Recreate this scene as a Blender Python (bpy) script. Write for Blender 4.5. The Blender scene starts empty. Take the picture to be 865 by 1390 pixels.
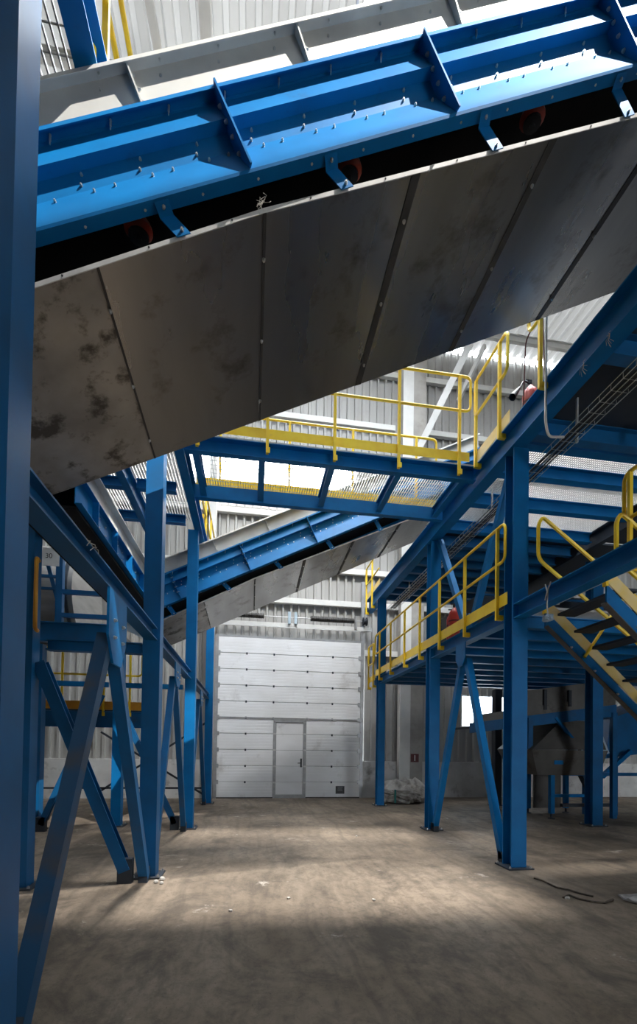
import bpy, bmesh, math, random
from math import sin, cos, pi, radians, sqrt, atan2
from mathutils import Vector as V, Matrix
random.seed(7)
S = bpy.context.scene
C = S.collection

# ------------------------------------------------------------------ materials
def new_mat(name):
    m = bpy.data.materials.new(name); m.use_nodes = True
    nt = m.node_tree; nt.nodes.clear()
    out = nt.nodes.new('ShaderNodeOutputMaterial')
    return m, nt, out
def N(nt, t, **kw):
    n = nt.nodes.new(t)
    for k, v in kw.items():
        if k.startswith('i_'): n.inputs[k[2:].replace('_', ' ')].default_value = v
        else: setattr(n, k, v)
    return n
def noise_mat(name, c1, c2, scale=4.0, rough=0.5, metal=0.0, stretch=(1, 1, 1), bump=0.0, lo=0.35, hi=0.65, rough2=None, detail=6.0, c3=None, s3=1.2, lo3=.55, hi3=.7, spec=0.5):
    m, nt, out = new_mat(name); L = nt.links.new
    tc = N(nt, 'ShaderNodeTexCoord'); mp = N(nt, 'ShaderNodeMapping'); mp.inputs['Scale'].default_value = stretch
    L(tc.outputs['Object'], mp.inputs[0])
    no = N(nt, 'ShaderNodeTexNoise', i_Scale=scale, i_Detail=detail); L(mp.outputs[0], no.inputs['Vector'])
    r = N(nt, 'ShaderNodeMapRange'); r.inputs[1].default_value = lo; r.inputs[2].default_value = hi; L(no.outputs['Fac'], r.inputs[0])
    mx = N(nt, 'ShaderNodeMix', data_type='RGBA'); mx.inputs[6].default_value = (*c1, 1); mx.inputs[7].default_value = (*c2, 1)
    L(r.outputs[0], mx.inputs[0]); col = mx.outputs[2]
    if c3:
        n3 = N(nt, 'ShaderNodeTexNoise', i_Scale=s3, i_Detail=8.0, i_Roughness=0.65); L(tc.outputs['Object'], n3.inputs['Vector'])
        r3 = N(nt, 'ShaderNodeMapRange'); r3.inputs[1].default_value = lo3; r3.inputs[2].default_value = hi3; L(n3.outputs['Fac'], r3.inputs[0])
        m3 = N(nt, 'ShaderNodeMix', data_type='RGBA'); L(r3.outputs[0], m3.inputs[0]); L(col, m3.inputs[6]); m3.inputs[7].default_value = (*c3, 1); col = m3.outputs[2]
    b = N(nt, 'ShaderNodeBsdfPrincipled'); L(col, b.inputs['Base Color'])
    b.inputs['Metallic'].default_value = metal; b.inputs['Roughness'].default_value = rough
    b.inputs['Specular IOR Level'].default_value = spec
    if rough2 is not None:
        rr = N(nt, 'ShaderNodeMapRange'); rr.inputs[3].default_value = rough; rr.inputs[4].default_value = rough2
        L(r.outputs[0], rr.inputs[0]); L(rr.outputs[0], b.inputs['Roughness'])
    if bump:
        bp = N(nt, 'ShaderNodeBump', i_Strength=bump, i_Distance=0.01); L(no.outputs['Fac'], bp.inputs['Height']); L(bp.outputs[0], b.inputs['Normal'])
    L(b.outputs[0], out.inputs[0])
    return m
def emit_mat(name, c, s):
    m, nt, out = new_mat(name); e = N(nt, 'ShaderNodeEmission'); e.inputs[0].default_value = (*c, 1); e.inputs[1].default_value = s
    nt.links.new(e.outputs[0], out.inputs[0]); return m
M = {}
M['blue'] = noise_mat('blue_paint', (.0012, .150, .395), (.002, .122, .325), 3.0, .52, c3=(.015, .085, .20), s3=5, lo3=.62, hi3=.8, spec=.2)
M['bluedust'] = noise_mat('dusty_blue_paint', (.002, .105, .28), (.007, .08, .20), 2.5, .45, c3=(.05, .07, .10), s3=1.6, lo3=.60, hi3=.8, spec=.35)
M['grime'] = noise_mat('grimy_blue_paint', (.075, .066, .060), (.008, .065, .150), 2.6, .6, lo=.33, hi=.52)
M['yellow'] = noise_mat('yellow_paint', (.96, .68, .030), (.90, .58, .02), 5.0, .42, c3=(.55, .42, .2), s3=6, lo3=.65, hi3=.8)
M['orange'] = noise_mat('orange_paint', (.62, .29, .015), (.48, .20, .012), 4.0, .5)
M['cream'] = noise_mat('cream_yellow_paint', (.88, .62, .16), (.85, .66, .34), 4.0, .55)  # paler, creamier yellow for boards on the right side
M['galv'] = noise_mat('galvanized_sheet', (.62, .61, .57), (.50, .49, .46), 3.0, .5, .35, rough2=.62)
M['belly'] = noise_mat('pan_sheet', (.35, .335, .315), (.27, .26, .245), 1.3, .24, .92, stretch=(1.5, .35, 1), rough2=.36, c3=(.15, .13, .11), s3=2.2, lo3=.56, hi3=.72)
M['bellyworn'] = noise_mat('worn_pan_sheet', (.36, .335, .30), (.26, .24, .215), 2.2, .42, .8, rough2=.6, c3=(.09, .08, .065), s3=3.2, lo3=.52, hi3=.62, bump=.15)
M['lip'] = noise_mat('pan_lip', (.62, .61, .58), (.5, .49, .47), 5.0, .5, .2)
M['seam'] = noise_mat('seam_strip', (.03, .028, .025), (.05, .045, .04), 6.0, .6)
M['belt'] = noise_mat('rubber_belt', (.008, .008, .009), (.014, .013, .013), 3.0, .75, spec=.2)
M['redroll'] = noise_mat('red_roller', (.42, .045, .015), (.30, .035, .015), 5.0, .45)
M['steel'] = noise_mat('zinc_bolt', (.62, .62, .60), (.5, .5, .48), 20.0, .35, .8)
M['black'] = noise_mat('black_plastic', (.015, .015, .017), (.025, .025, .027), 8.0, .5)
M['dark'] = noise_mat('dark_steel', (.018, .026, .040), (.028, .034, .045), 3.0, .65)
M['greysteel'] = noise_mat('grey_machine_steel', (.105, .10, .09), (.15, .14, .13), 2.0, .5, .35, c3=(.06, .05, .04), s3=2.5, lo3=.56, hi3=.72)
M['brightsteel'] = noise_mat('bright_drum_steel', (.50, .49, .47), (.35, .34, .33), 2.0, .35, .7, stretch=(.6, .6, 3))
M['grating'] = noise_mat('galvanized_grating', (.55, .55, .53), (.46, .46, .45), 6.0, .45, .3)
M['bluegrating'] = noise_mat('blue_grating', (.05, .17, .38), (.10, .2, .36), 6.0, .5)
M['corr'] = noise_mat('corrugated_wall_sheet', (.40, .39, .37), (.34, .33, .31), 1.2, .55, .1, stretch=(3, 1, .25), c3=(.28, .25, .22), s3=1.0, lo3=.56, hi3=.75)
M['darkwall'] = noise_mat('dark_wall_sheet', (.09, .09, .09), (.07, .07, .07), 1.2, .6)
M['white'] = noise_mat('white_steel', (.72, .71, .68), (.65, .64, .61), 3.0, .5)
M['doorw'] = noise_mat('white_door_panel', (.82, .82, .825), (.74, .735, .73), 1.0, .4, stretch=(1, 1, 2), c3=(.48, .46, .44), s3=1.5, lo3=.58, hi3=.78)
M['alu'] = noise_mat('aluminium_profile', (.42, .42, .42), (.34, .34, .34), 6.0, .4, .5)
M['conc'] = noise_mat('concrete', (.42, .395, .36), (.33, .31, .285), 2.5, .85, bump=.2, c3=(.25, .23, .2), s3=1.5, lo3=.56, hi3=.75)
M['plinth'] = noise_mat('painted_plinth', (.62, .61, .59), (.52, .51, .49), 2.5, .75, c3=(.24, .22, .2), s3=1.8, lo3=.56, hi3=.72)
M['red'] = noise_mat('red_enamel', (.50, .035, .02), (.42, .03, .018), 6.0, .35)
M['darkred'] = noise_mat('dark_red_sign', (.10, .006, .006), (.08, .006, .006), 6.0, .5)
M['signwhite'] = noise_mat('sign_white', (.75, .75, .73), (.68, .68, .66), 8.0, .5)
M['sack'] = noise_mat('woven_sack', (.48, .455, .42), (.26, .24, .215), 7.0, .9, bump=.5, c3=(.10, .09, .08), s3=4, lo3=.55, hi3=.7)
M['sackpale'] = noise_mat('pale_woven_sack', (.66, .64, .60), (.42, .39, .36), 6.0, .9, bump=.5, c3=(.20, .18, .16), s3=3, lo3=.55, hi3=.7)
M['teal'] = noise_mat('teal_strap', (.01, .22, .20), (.01, .18, .17), 8.0, .6)
M['rag'] = noise_mat('grey_cloth', (.42, .41, .40), (.25, .24, .23), 14.0, .9, bump=.5)
M['paper'] = noise_mat('white_scrap', (.50, .48, .44), (.38, .36, .33), 10.0, .8)
M['wood'] = noise_mat('dark_twig', (.03, .024, .018), (.07, .055, .04), 20.0, .85)
M['fibre'] = noise_mat('pale_fibre', (.55, .52, .46), (.4, .38, .34), 30.0, .9)
M['bluewhite'] = noise_mat('pale_blue_panel', (.36, .46, .55), (.30, .40, .50), 3.0, .5)
M['spring'] = noise_mat('black_spring', (.05, .048, .045), (.09, .085, .08), 10.0, .5, .4)
M['lightblue'] = noise_mat('pale_blue_bracket', (.45, .55, .62), (.4, .5, .56), 6.0, .45)
M['glow'] = emit_mat('daylight_pane', (1.0, .99, .97), 9.0)
M['glow3'] = emit_mat('pale_rooflight_strip', (1.0, .98, .95), .85)
M['glow2'] = emit_mat('small_daylight_pane', (.80, .90, 1.0), 3.2)

# translucent roof sheet
def roof_mat():
    m, nt, out = new_mat('translucent_roof_sheet'); L = nt.links.new
    d = N(nt, 'ShaderNodeBsdfDiffuse'); d.inputs[0].default_value = (.44, .435, .425, 1)
    t = N(nt, 'ShaderNodeBsdfTranslucent'); t.inputs[0].default_value = (.55, .54, .52, 1)
    x = N(nt, 'ShaderNodeMixShader'); x.inputs[0].default_value = .06
    L(d.outputs[0], x.inputs[1]); L(t.outputs[0], x.inputs[2]); L(x.outputs[0], out.inputs[0]); return m
M['roof'] = roof_mat()

def floor_mat():
    m, nt, out = new_mat('dirty_concrete_floor'); L = nt.links.new
    tc = N(nt, 'ShaderNodeTexCoord')
    def noise(scale, stretch, detail=8, dist=0.0, rough=.6):
        mp = N(nt, 'ShaderNodeMapping'); mp.inputs['Scale'].default_value = stretch; L(tc.outputs['Object'], mp.inputs[0])
        n = N(nt, 'ShaderNodeTexNoise', i_Scale=scale, i_Detail=float(detail), i_Distortion=dist, i_Roughness=rough); L(mp.outputs[0], n.inputs['Vector']); return n.outputs['Fac']
    def rng(s, a, b, c=0., d=1.):
        r = N(nt, 'ShaderNodeMapRange'); L(s, r.inputs[0])
        for i, v in enumerate((a, b, c, d)): r.inputs[1 + i].default_value = v
        return r.outputs[0]
    def mix(f, a, b):
        x = N(nt, 'ShaderNodeMix', data_type='RGBA'); L(f, x.inputs[0])
        for i, v in ((6, a), (7, b)):
            if isinstance(v, tuple): x.inputs[i].default_value = (*v, 1)
            else: L(v, x.inputs[i])
        return x.outputs[2]
    wn = N(nt, 'ShaderNodeTexNoise', i_Scale=.35, i_Detail=2.0); L(tc.outputs['Object'], wn.inputs['Vector'])
    wv = N(nt, 'ShaderNodeVectorMath', operation='MULTIPLY_ADD'); L(wn.outputs['Color'], wv.inputs[0]); wv.inputs[1].default_value = (.8, .5, 0); L(tc.outputs['Object'], wv.inputs[2])
    def warped(scale, stretch, detail=6, rough=.6, dist=0.0):
        mp = N(nt, 'ShaderNodeMapping'); mp.inputs['Scale'].default_value = stretch; L(wv.outputs[0], mp.inputs[0])
        n = N(nt, 'ShaderNodeTexNoise', i_Scale=scale, i_Detail=float(detail), i_Roughness=rough, i_Distortion=dist); L(mp.outputs[0], n.inputs['Vector']); return n.outputs['Fac']
    big = noise(.55, (1, .6, 1), 8, .3, .65)
    col = mix(rng(big, .36, .64), (.270, .214, .160), (.145, .112, .082))
    streak = warped(8.5, (1.0, .04, 1), 3, .5)             # darker streaks along the aisle
    col = mix(rng(streak, .50, .68, 0, .42), col, (.070, .055, .043))
    streak2 = warped(2.4, (1.0, .10, 1), 5, .6)  # paler, broader streaks in the same direction
    col = mix(rng(streak2, .54, .72, 0, .42), col, (.27, .222, .170))
    dirt = noise(1.1, (1, .8, 1), 10, .6, .72)
    col = mix(rng(dirt, .50, .62, 0, .8), col, (.075, .060, .047))
    mott = noise(7, (1, .7, 1), 10, .4, .8)
    col = mix(rng(mott, .46, .62, 0, .6), col, (.085, .068, .052))
    grit = noise(26, (1, .8, 1), 8, 0, .8)
    col = mix(rng(grit, .55, .68, 0, .5), col, (.05, .04, .032))
    pale = noise(1.5, (.75, 1, 1), 10, .5, .75)
    col = mix(rng(pale, .61, .67, 0, .8), col, (.50, .45, .39))
    speck = noise(60, (1, 1, 1), 3)
    col = mix(rng(speck, .67, .72, 0, .85), col, (.03, .025, .02))
    b = N(nt, 'ShaderNodeBsdfPrincipled'); L(col, b.inputs['Base Color'])
    L(rng(big, .35, .65, .55, .8), b.inputs['Roughness']); b.inputs['Specular IOR Level'].default_value = .35
    bp = N(nt, 'ShaderNodeBump', i_Strength=.35, i_Distance=.01); L(grit, bp.inputs['Height']); L(bp.outputs[0], b.inputs['Normal'])
    L(b.outputs[0], out.inputs[0]); return m
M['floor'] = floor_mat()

# ------------------------------------------------------------------ mesh builder
class B:
    def __init__(self): self.v = []; self.f = []
    def add(self, vs, fs):
        o = len(self.v); self.v += [V(p) for p in vs]; self.f += [tuple(i + o for i in f) for f in fs]; return self
    def box(self, x0, x1, y0, y1, z0, z1):
        return self.add([(x0,y0,z0),(x1,y0,z0),(x1,y1,z0),(x0,y1,z0),(x0,y0,z1),(x1,y0,z1),(x1,y1,z1),(x0,y1,z1)],
            [(0,3,2,1),(4,5,6,7),(0,1,5,4),(1,2,6,5),(2,3,7,6),(3,0,4,7)])
    def prism(self, prof, p0, p1, up=(0, 0, 1)):
        p0, p1, up = V(p0), V(p1), V(up); d = (p1 - p0).normalized(); s = d.cross(up).normalized(); u = s.cross(d).normalized()
        n = len(prof); vs = [p0 + s*a + u*b for a, b in prof] + [p1 + s*a + u*b for a, b in prof]
        area = sum(prof[i][0]*prof[(i+1) % n][1] - prof[(i+1) % n][0]*prof[i][1] for i in range(n))
        fs = [(i, (i+1) % n, n + (i+1) % n, n + i) for i in range(n)]; caps = [tuple(range(n-1, -1, -1)), tuple(range(n, 2*n))]
        fs = fs + caps
        if area < 0: pass
        fs = [tuple(reversed(f)) for f in fs]
        return self.add(vs, fs)
    def bar(self, p0, p1, w, h, up=(0, 0, 1)):
        return self.prism([(-w/2,-h/2),(w/2,-h/2),(w/2,h/2),(-w/2,h/2)], p0, p1, up)
    def ibeam(self, p0, p1, w, h, tf=.014, tw=.01, up=(0, 0, 1)):
        a, b, c, d = w/2, h/2, tw/2, h/2 - tf
        return self.prism([(-a,-b),(a,-b),(a,-d),(c,-d),(c,d),(a,d),(a,b),(-a,b),(-a,d),(-c,d),(-c,-d),(-a,-d)], p0, p1, up)
    def channel(self, p0, p1, w, h, t=.01, up=(0, 0, 1), flip=1):   # open towards +side*flip
        a, b = w/2, h/2
        pr = [(-a,-b),(a,-b),(a,-b+t),(-a+t,-b+t),(-a+t,b-t),(a,b-t),(a,b),(-a,b)]
        return self.prism([(x*flip, y) for x, y in pr], p0, p1, up)
    def angle(self, p0, p1, w, h, t=.01, up=(0, 0, 1), flip=1):
        return self.prism([(x*flip, y) for x, y in [(0,0),(w,0),(w,t),(t,t),(t,h),(0,h)]], p0, p1, up)
    def tube(self, pts, r, n=8, close=False):
        pts = [V(p) for p in pts]; m = len(pts); rings = []; ref = None
        for i, p in enumerate(pts):
            if close: d = (pts[(i+1) % m] - pts[i-1]).normalized()
            else: d = ((pts[i+1] - p if i < m-1 else p - pts[i-1]).normalized() + (p - pts[i-1] if i else pts[1] - p).normalized()).normalized()
            if ref is None: ref = V((0,0,1)) if abs(d.z) < .9 else V((1,0,0))
            a = (ref - d*ref.dot(d)).normalized(); ref = a; b = d.cross(a)
            rings.append([p + (a*cos(2*pi*k/n) + b*sin(2*pi*k/n))*r for k in range(n)])
        vs = [q for rg in rings for q in rg]; fs = []
        for i in range(m if close else m-1):
            j = (i+1) % m
            fs += [(i*n+k, i*n+(k+1) % n, j*n+(k+1) % n, j*n+k) for k in range(n)]
        if not close: fs += [tuple(range(n-1,-1,-1)), tuple((m-1)*n+k for k in range(n))]
        return self.add(vs, fs)
    def lathe(self, prof, base, axis=(0, 0, 1), n=14):      # prof: (radius, height)
        ax = V(axis).normalized(); ref = V((1,0,0)) if abs(ax.x) < .9 else V((0,1,0)); a = (ref - ax*ref.dot(ax)).normalized(); b = ax.cross(a); base = V(base)
        vs = []; fs = []
        for r, h in prof: vs += [base + ax*h + (a*cos(2*pi*k/n) + b*sin(2*pi*k/n))*r for k in range(n)]
        for i in range(len(prof)-1): fs += [(i*n+k, i*n+(k+1) % n, (i+1)*n+(k+1) % n, (i+1)*n+k) for k in range(n)]
        fs += [tuple(range(n-1,-1,-1)), tuple((len(prof)-1)*n+k for k in range(n))]
        return self.add(vs, fs)
    def poly(self, pts, thick):                              # planar polygon extruded by the vector `thick`
        pts = [V(p) for p in pts]; t = V(thick); n = len(pts)
        nrm = (pts[1]-pts[0]).cross(pts[2]-pts[1]); 
        vs = pts + [p + t for p in pts]
        fs = [(i, (i+1) % n, n+(i+1) % n, n+i) for i in range(n)] + [tuple(range(n-1,-1,-1)), tuple(range(n, 2*n))]
        if nrm.dot(t) < 0: fs = [tuple(reversed(f)) for f in fs]
        return self.add(vs, fs)

ORG = {}
def link(o, parent=None):
    C.objects.link(o)
    if parent is not None: o.parent = parent
    return o
def tag(o, label, cat, group=None):
    o['label'] = label; o['category'] = cat
    if group: o['group'] = group
    return o
def mesh_of(name, b, mat, org, smooth=False):
    me = bpy.data.meshes.new(name); me.from_pydata([p - org for p in b.v], [], b.f); me.update()
    bm = bmesh.new(); bm.from_mesh(me); bmesh.ops.recalc_face_normals(bm, faces=bm.faces); bm.to_mesh(me); bm.free()
    me.materials.append(M[mat])
    if smooth:
        for p in me.polygons: p.use_smooth = True
        try: me.set_sharp_from_angle(angle=radians(40))
        except Exception: pass
    return me
def thing(name, label, cat, loc, group=None):
    o = bpy.data.objects.new(name, None); o.empty_display_size = .1; link(o); o.location = loc
    ORG[o.name] = V(loc); return tag(o, label, cat, group)
def part(name, b, mat, parent, smooth=False, label=None):
    org = ORG[parent.name]; me = mesh_of(name, b, mat, org, smooth)
    o = bpy.data.objects.new(name, me); link(o, parent); ORG[o.name] = org
    if label: o['label'] = label
    return o
def single(name, b, mat, label, cat, loc, group=None, smooth=False):
    me = mesh_of(name, b, mat, V(loc), smooth); o = bpy.data.objects.new(name, me); link(o); o.location = loc; ORG[o.name] = V(loc)
    return tag(o, label, cat, group)
def struct(name, b, mat, parent=None, smooth=False):
    if parent is None:
        me = mesh_of(name, b, mat, V((0,0,0)), smooth); o = bpy.data.objects.new(name, me); link(o); ORG[o.name] = V((0,0,0)); o['kind'] = 'structure'; return o
    return part(name, b, mat, parent, smooth)
def copy_tree(o, parent=None):
    c = o.copy(); C.objects.link(c)
    if parent is not None: c.parent = parent
    for ch in list(o.children): copy_tree(ch, c)
    return c
_bolt = None
def bolt_mesh():
    global _bolt
    if _bolt is None:
        b = B(); b.lathe([(.011,0),(.011,.002),(.0095,.002),(.0095,.011),(.006,.011),(.006,.017)], (0,0,0), (0,0,1), 6)
        _bolt = mesh_of('bolt', b, 'steel', V((0,0,0)))
    return _bolt
def bolt(pos, normal, parent, s=1.0):
    o = bpy.data.objects.new('bolt', bolt_mesh()); link(o, parent)
    o.location = V(pos) - ORG[parent.name]; o.rotation_mode = 'QUATERNION'; o.rotation_quaternion = V((0,0,1)).rotation_difference(V(normal)); o.scale = (s, s, s)
    return o
def arc(c, r, a0, a1, ex, ey, n=5):
    c, ex, ey = V(c), V(ex), V(ey)
    return [c + (ex*cos(a0 + (a1-a0)*k/n) + ey*sin(a0 + (a1-a0)*k/n))*r for k in range(n+1)]
def bent(pts, r=.08, n=4):
    """polyline with rounded corners"""
    pts = [V(p) for p in pts]; out = [pts[0]]
    for i in range(1, len(pts)-1):
        a = (pts[i-1]-pts[i]); b = (pts[i+1]-pts[i]); k = min(r, a.length*.45, b.length*.45)
        p0 = pts[i] + a.normalized()*k; p1 = pts[i] + b.normalized()*k
        for j in range(n+1):
            t = j/n; out.append(p0*(1-t)**2 + pts[i]*2*t*(1-t) + p1*t*t)
    return out + [pts[-1]]

# ------------------------------------------------------------------ setting
ROOF = 15.0; BW = 14.2
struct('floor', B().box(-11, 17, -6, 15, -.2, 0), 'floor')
def corrugated(x0, x1, z0, z1, y, t=.075, pitch=.25):
    b = B(); xs = []; x = x0
    while x < x1 - 1e-6:
        for dx, dy in ((0, 0), (.15, 0), (.17, t), (.23, t)):
            if x + dx*pitch/.25 < x1: xs.append((x + dx*pitch/.25, dy))
        x += pitch
    xs.append((x1, 0))
    vs = []
    for xx, dy in xs: vs += [(xx, y - dy, z0), (xx, y - dy, z1), (xx, y + .08, z0), (xx, y + .08, z1)]
    fs = []
    for i in range(len(xs)-1):
        a, c = 4*i, 4*i+4
        fs += [(a, c, c+1, a+1), (a+2, a+3, c+3, c+2), (a+1, c+1, c+3, a+3), (a, a+2, c+2, c)]
    fs += [(0, 1, 3, 2), (4*len(xs)-4, 4*len(xs)-2, 4*len(xs)-1, 4*len(xs)-3)]
    return b.add(vs, fs)
wb = B()
DX0, DX1, DZ = -1.0, 3.42, 4.9
WX0, WX1, WZ0, WZ1 = -1.95, 3.25, 9.1, 10.55
W2 = (6.95, 8.7, 2.35, 3.35)
for x0, x1, z0, z1 in ((-11, DX0, 1.15, WZ0), (DX0, DX1, DZ, WZ0), (DX1, W2[0], 1.15, WZ0), (W2[0], W2[1], 1.15, W2[2]), (W2[0], W2[1], W2[3], WZ0), (W2[1], 17, 1.15, WZ0),
                       (-11, WX0, WZ0, WZ1), (WX1, 8.6, WZ0, WZ1), (-11, 8.6, WZ1, ROOF - .10), (15.5, 17, WZ0, 12.2), (8.6, 17, 12.2, ROOF - .10)):
    q = corrugated(x0, x1, z0, z1, BW); wb.add(q.v, q.f)
struct('wall_back', wb, 'corr')
struct('trim_1', B().box(-11, DX0 - .1, BW - .22, BW + .08, 0, 1.15), 'plinth')
struct('trim_2', B().box(DX1 + .1, 17, BW - .22, BW + .08, 0, 1.15), 'plinth')
struct('wall_left', B().box(-11.2, -11, -6, BW, 0, ROOF), 'darkwall')
struct('wall_right', B().box(17, 17.2, -6, BW, 0, ROOF), 'darkwall')
struct('wall_front', B().box(-11, 6.6, -6.2, -6, 0, ROOF).box(9.4, 17, -6.2, -6, 0, ROOF).box(6.6, 9.4, -6.2, -6, 4.4, ROOF), 'darkwall')  # low opening at the right added to let in fill light
# roof: corrugation runs along Y; open rooflight bay over the aisle
def roof_sheet(x0, x1, y0, y1):
    b = B(); x = x0; xs = []
    while x < x1 - 1e-6:
        for dx, dz in ((0, 0), (.16, 0), (.18, .10), (.28, .10)):
            if x + dx < x1: xs.append((x+dx, dz))
        x += .30
    xs.append((x1, 0)); vs = []; fs = []
    for xx, dz in xs: vs += [(xx, y0, ROOF + dz), (xx, y1, ROOF + dz)]
    for i in range(len(xs)-1): fs.append((2*i, 2*i+1, 2*i+3, 2*i+2))
    return b.add(vs, fs)
OX0, OX1, OY0, OY1 = -3.0, 9.0, 3.7, 7.3
rb = B()
for a in ((-11, -1.8, OY1, BW - .12), (-1.8, 1.8, OY1, 8.95), (-1.8, 5.6, 10.9, BW - .12), (5.6, 17, OY1, BW - .12), (-11, 17, -6, OY0), (-11, OX0, OY0, OY1), (OX1, 17, OY0, OY1)):
    q = roof_sheet(*a); rb.add(q.v, q.f)
struct('ceiling', rb, 'roof')
for i, y in enumerate((OY1 + .05, 9.2, 11.2, 13.3)):
    struct('trim_%d' % (3+i), B().ibeam((-11, y, ROOF - .14), (17, y, ROOF - .14), .12, .24), 'white')
struct('trim_7', B().ibeam((-1.0, OY1 + .1, ROOF - .5), (-1.0, BW - .1, ROOF - .5), .2, .4), 'white')
struct('trim_8', B().ibeam((4.9, OY1 + .1, ROOF - .5), (4.9, BW - .1, ROOF - .5), .2, .4), 'white')
# girts on the back wall
gi = 9
for z, x0, x1 in ((4.62, 3.5, 4.66), (4.62, 5.5, 17), (6.15, -11, 4.66), (6.15, 5.5, 17), (7.2, -11, 4.66), (8.85, -11, 17), (10.75, -11, 17), (12.0, -11, 4.5), (12.0, 5.3, 17), (13.75, -11, 17)):
    struct('trim_%d' % gi, B().channel((x0, BW - .12, z), (x1, BW - .12, z), .14, .17, .012, flip=-1), 'white'); gi += 1
w1 = struct('window_1', B().box(WX0 - .06, WX1 + .06, BW - .07, BW - .02, WZ1, WZ1 + .07).box(WX0 - .06, WX1 + .06, BW - .07, BW - .02, WZ0 - .07, WZ0).box(WX0 - .06, WX0, BW - .07, BW - .02, WZ0, WZ1).box(WX1, WX1 + .06, BW - .07, BW - .02, WZ0, WZ1), 'white')
part('pane', B().box(WX0, WX1, BW + .0, BW + .02, WZ0, WZ1), 'glow', w1)
mu = B()
for k in range(1, 5):
    x = WX0 + (WX1 - WX0)*k/5; mu.box(x - .015, x + .015, BW - .04, BW - .01, WZ0, WZ1)
part('mullion', mu, 'white', w1)
w2 = struct('window_2', B().box(W2[0] - .06, W2[1] + .06, BW - .07, BW - .02, W2[3], W2[3] + .06).box(W2[0] - .06, W2[1] + .06, BW - .07, BW - .02, W2[2] - .06, W2[2]).box(W2[0] - .06, W2[0], BW - .07, BW - .02, W2[2], W2[3]).box(W2[1], W2[1] + .06, BW - .07, BW - .02, W2[2], W2[3]), 'white')
part('pane', B().box(W2[0], W2[1], BW, BW + .02, W2[2], W2[3]), 'glow2', w2)

w3 = struct('window_3', B().box(8.54, 8.6, BW - .07, BW - .02, WZ0, 12.2).box(15.5, 15.56, BW - .07, BW - .02, WZ0, 12.2).box(8.54, 15.56, BW - .07, BW - .02, WZ0 - .06, WZ0).box(8.54, 15.56, BW - .07, BW - .02, 12.2, 12.26), 'white')
part('pane', B().box(8.6, 15.5, BW, BW + .02, WZ0, 12.2), 'glow3', w3)

# sectional door with a wicket door
DY = 13.92
frame = B().box(DX0 - .10, DX0, DY - .02, DY + .14, 0, DZ + .05).box(DX1, DX1 + .10, DY - .02, DY + .14, 0, 6.85).box(DX0 - .10, DX1 + .10, DY, DY + .14, DZ, DZ + .06)
door = struct('door_1', frame, 'alu')
nrow = 10; rh = DZ/nrow; WK0, WK1, WKZ = .78, 1.62, 2.33
for r in range(nrow):
    z0, z1 = r*rh + .012, (r+1)*rh - .006
    spans = [(DX0, DX1)] if r >= 5 else [(DX0, WK0 - .09), (WK1 + .09, DX1)]
    for x0, x1 in spans:
        b = B(); pr = []; n = 5
        ys = []
        for k in range(n):                     # ribbed face
            za = z0 + (z1-z0)*k/n; zb = z0 + (z1-z0)*(k+1)/n
            ys += [(DY + .004, za), (DY, za + .008), (DY, zb - .006), (DY + .004, zb)]
        prof = [(-y, z) for y, z in ys] + [(-(DY + .05), z1), (-(DY + .05), z0)]
        b.prism([(a + DY, z) for a, z in prof], (x0 + .004, DY, 0), (x1 - .004, DY, 0))
        part('door_panel', b, 'doorw', door)
wk = part('wicket_frame', B().box(WK0 - .09, WK0, DY - .02, DY + .05, 0, WKZ + .1).box(WK1, WK1 + .09, DY - .02, DY + .05, 0, WKZ + .1).box(WK0, WK1, DY - .02, DY + .05, WKZ, WKZ + .1).box(WK0, WK1, DY - .02, DY + .05, 0, .10), 'alu', door)
wl = part('wicket_leaf', B(), 'doorw', door) if False else None
b = B()
for r in range(5):
    z0, z1 = max(.11, r*rh + .006), min(WKZ - .01, (r+1)*rh - .006)
    b.box(WK0 + .005, WK1 - .005, DY, DY + .045, z0, z1)
wl = part('wicket_leaf', b, 'doorw', door)
part('door_handle', B().tube([(WK1 - .06, DY - .0, 1.08), (WK1 - .06, DY - .055, 1.08), (WK1 - .17, DY - .055, 1.08)], .012).box(WK1 - .085, WK1 - .035, DY - .012, DY + .005, .95, 1.22), 'black', wl)
for k, z in enumerate((.45, .95, 1.45, 1.95)):
    for x in (WK0 - .05, WK1 + .05): part('wicket_hinge', B().box(x - .05, x + .05, DY - .032, DY - .018, z, z + .05), 'steel', wk)
for r in range(1, nrow):
    for x in (-.15, .68, 1.72, 2.52):
        if r < 5 and x in (.68, 1.72): continue
        part('section_hinge', B().box(x - .025, x + .025, DY - .018, DY + .004, r*rh - .035, r*rh + .03), 'dark', door)
    for x in (DX0 + .03, DX1 - .03):
        part('edge_roller', B().box(x - .05, x + .03, DY - .03, DY + .004, r*rh - .06, r*rh + .06), 'alu', door)
part('centre_rail', B().box(DX0, DX1, DY - .022, DY + .0, 5*rh - .02, 5*rh + .02), 'alu', door)
part('backing', B().box(DX0, DX1, DY + .05, DY + .08, 0, DZ), 'alu', door)  # added sheet that blocks sky showing through the panel gaps
part('bottom_seal', B().box(DX0, DX1, DY - .015, DY + .05, 0, .03), 'black', door)
pl = part('notice_plate', B().box(2.66, 2.94, DY - .014, DY - .002, .13, .37), 'black', door)
b = B()
for k in range(3): b.box(2.72, 2.88 - .02*(k % 2), DY - .017, DY - .0142, .32 - .045*k, .328 - .045*k)
part('notice_line', b, 'alu', pl)
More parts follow.
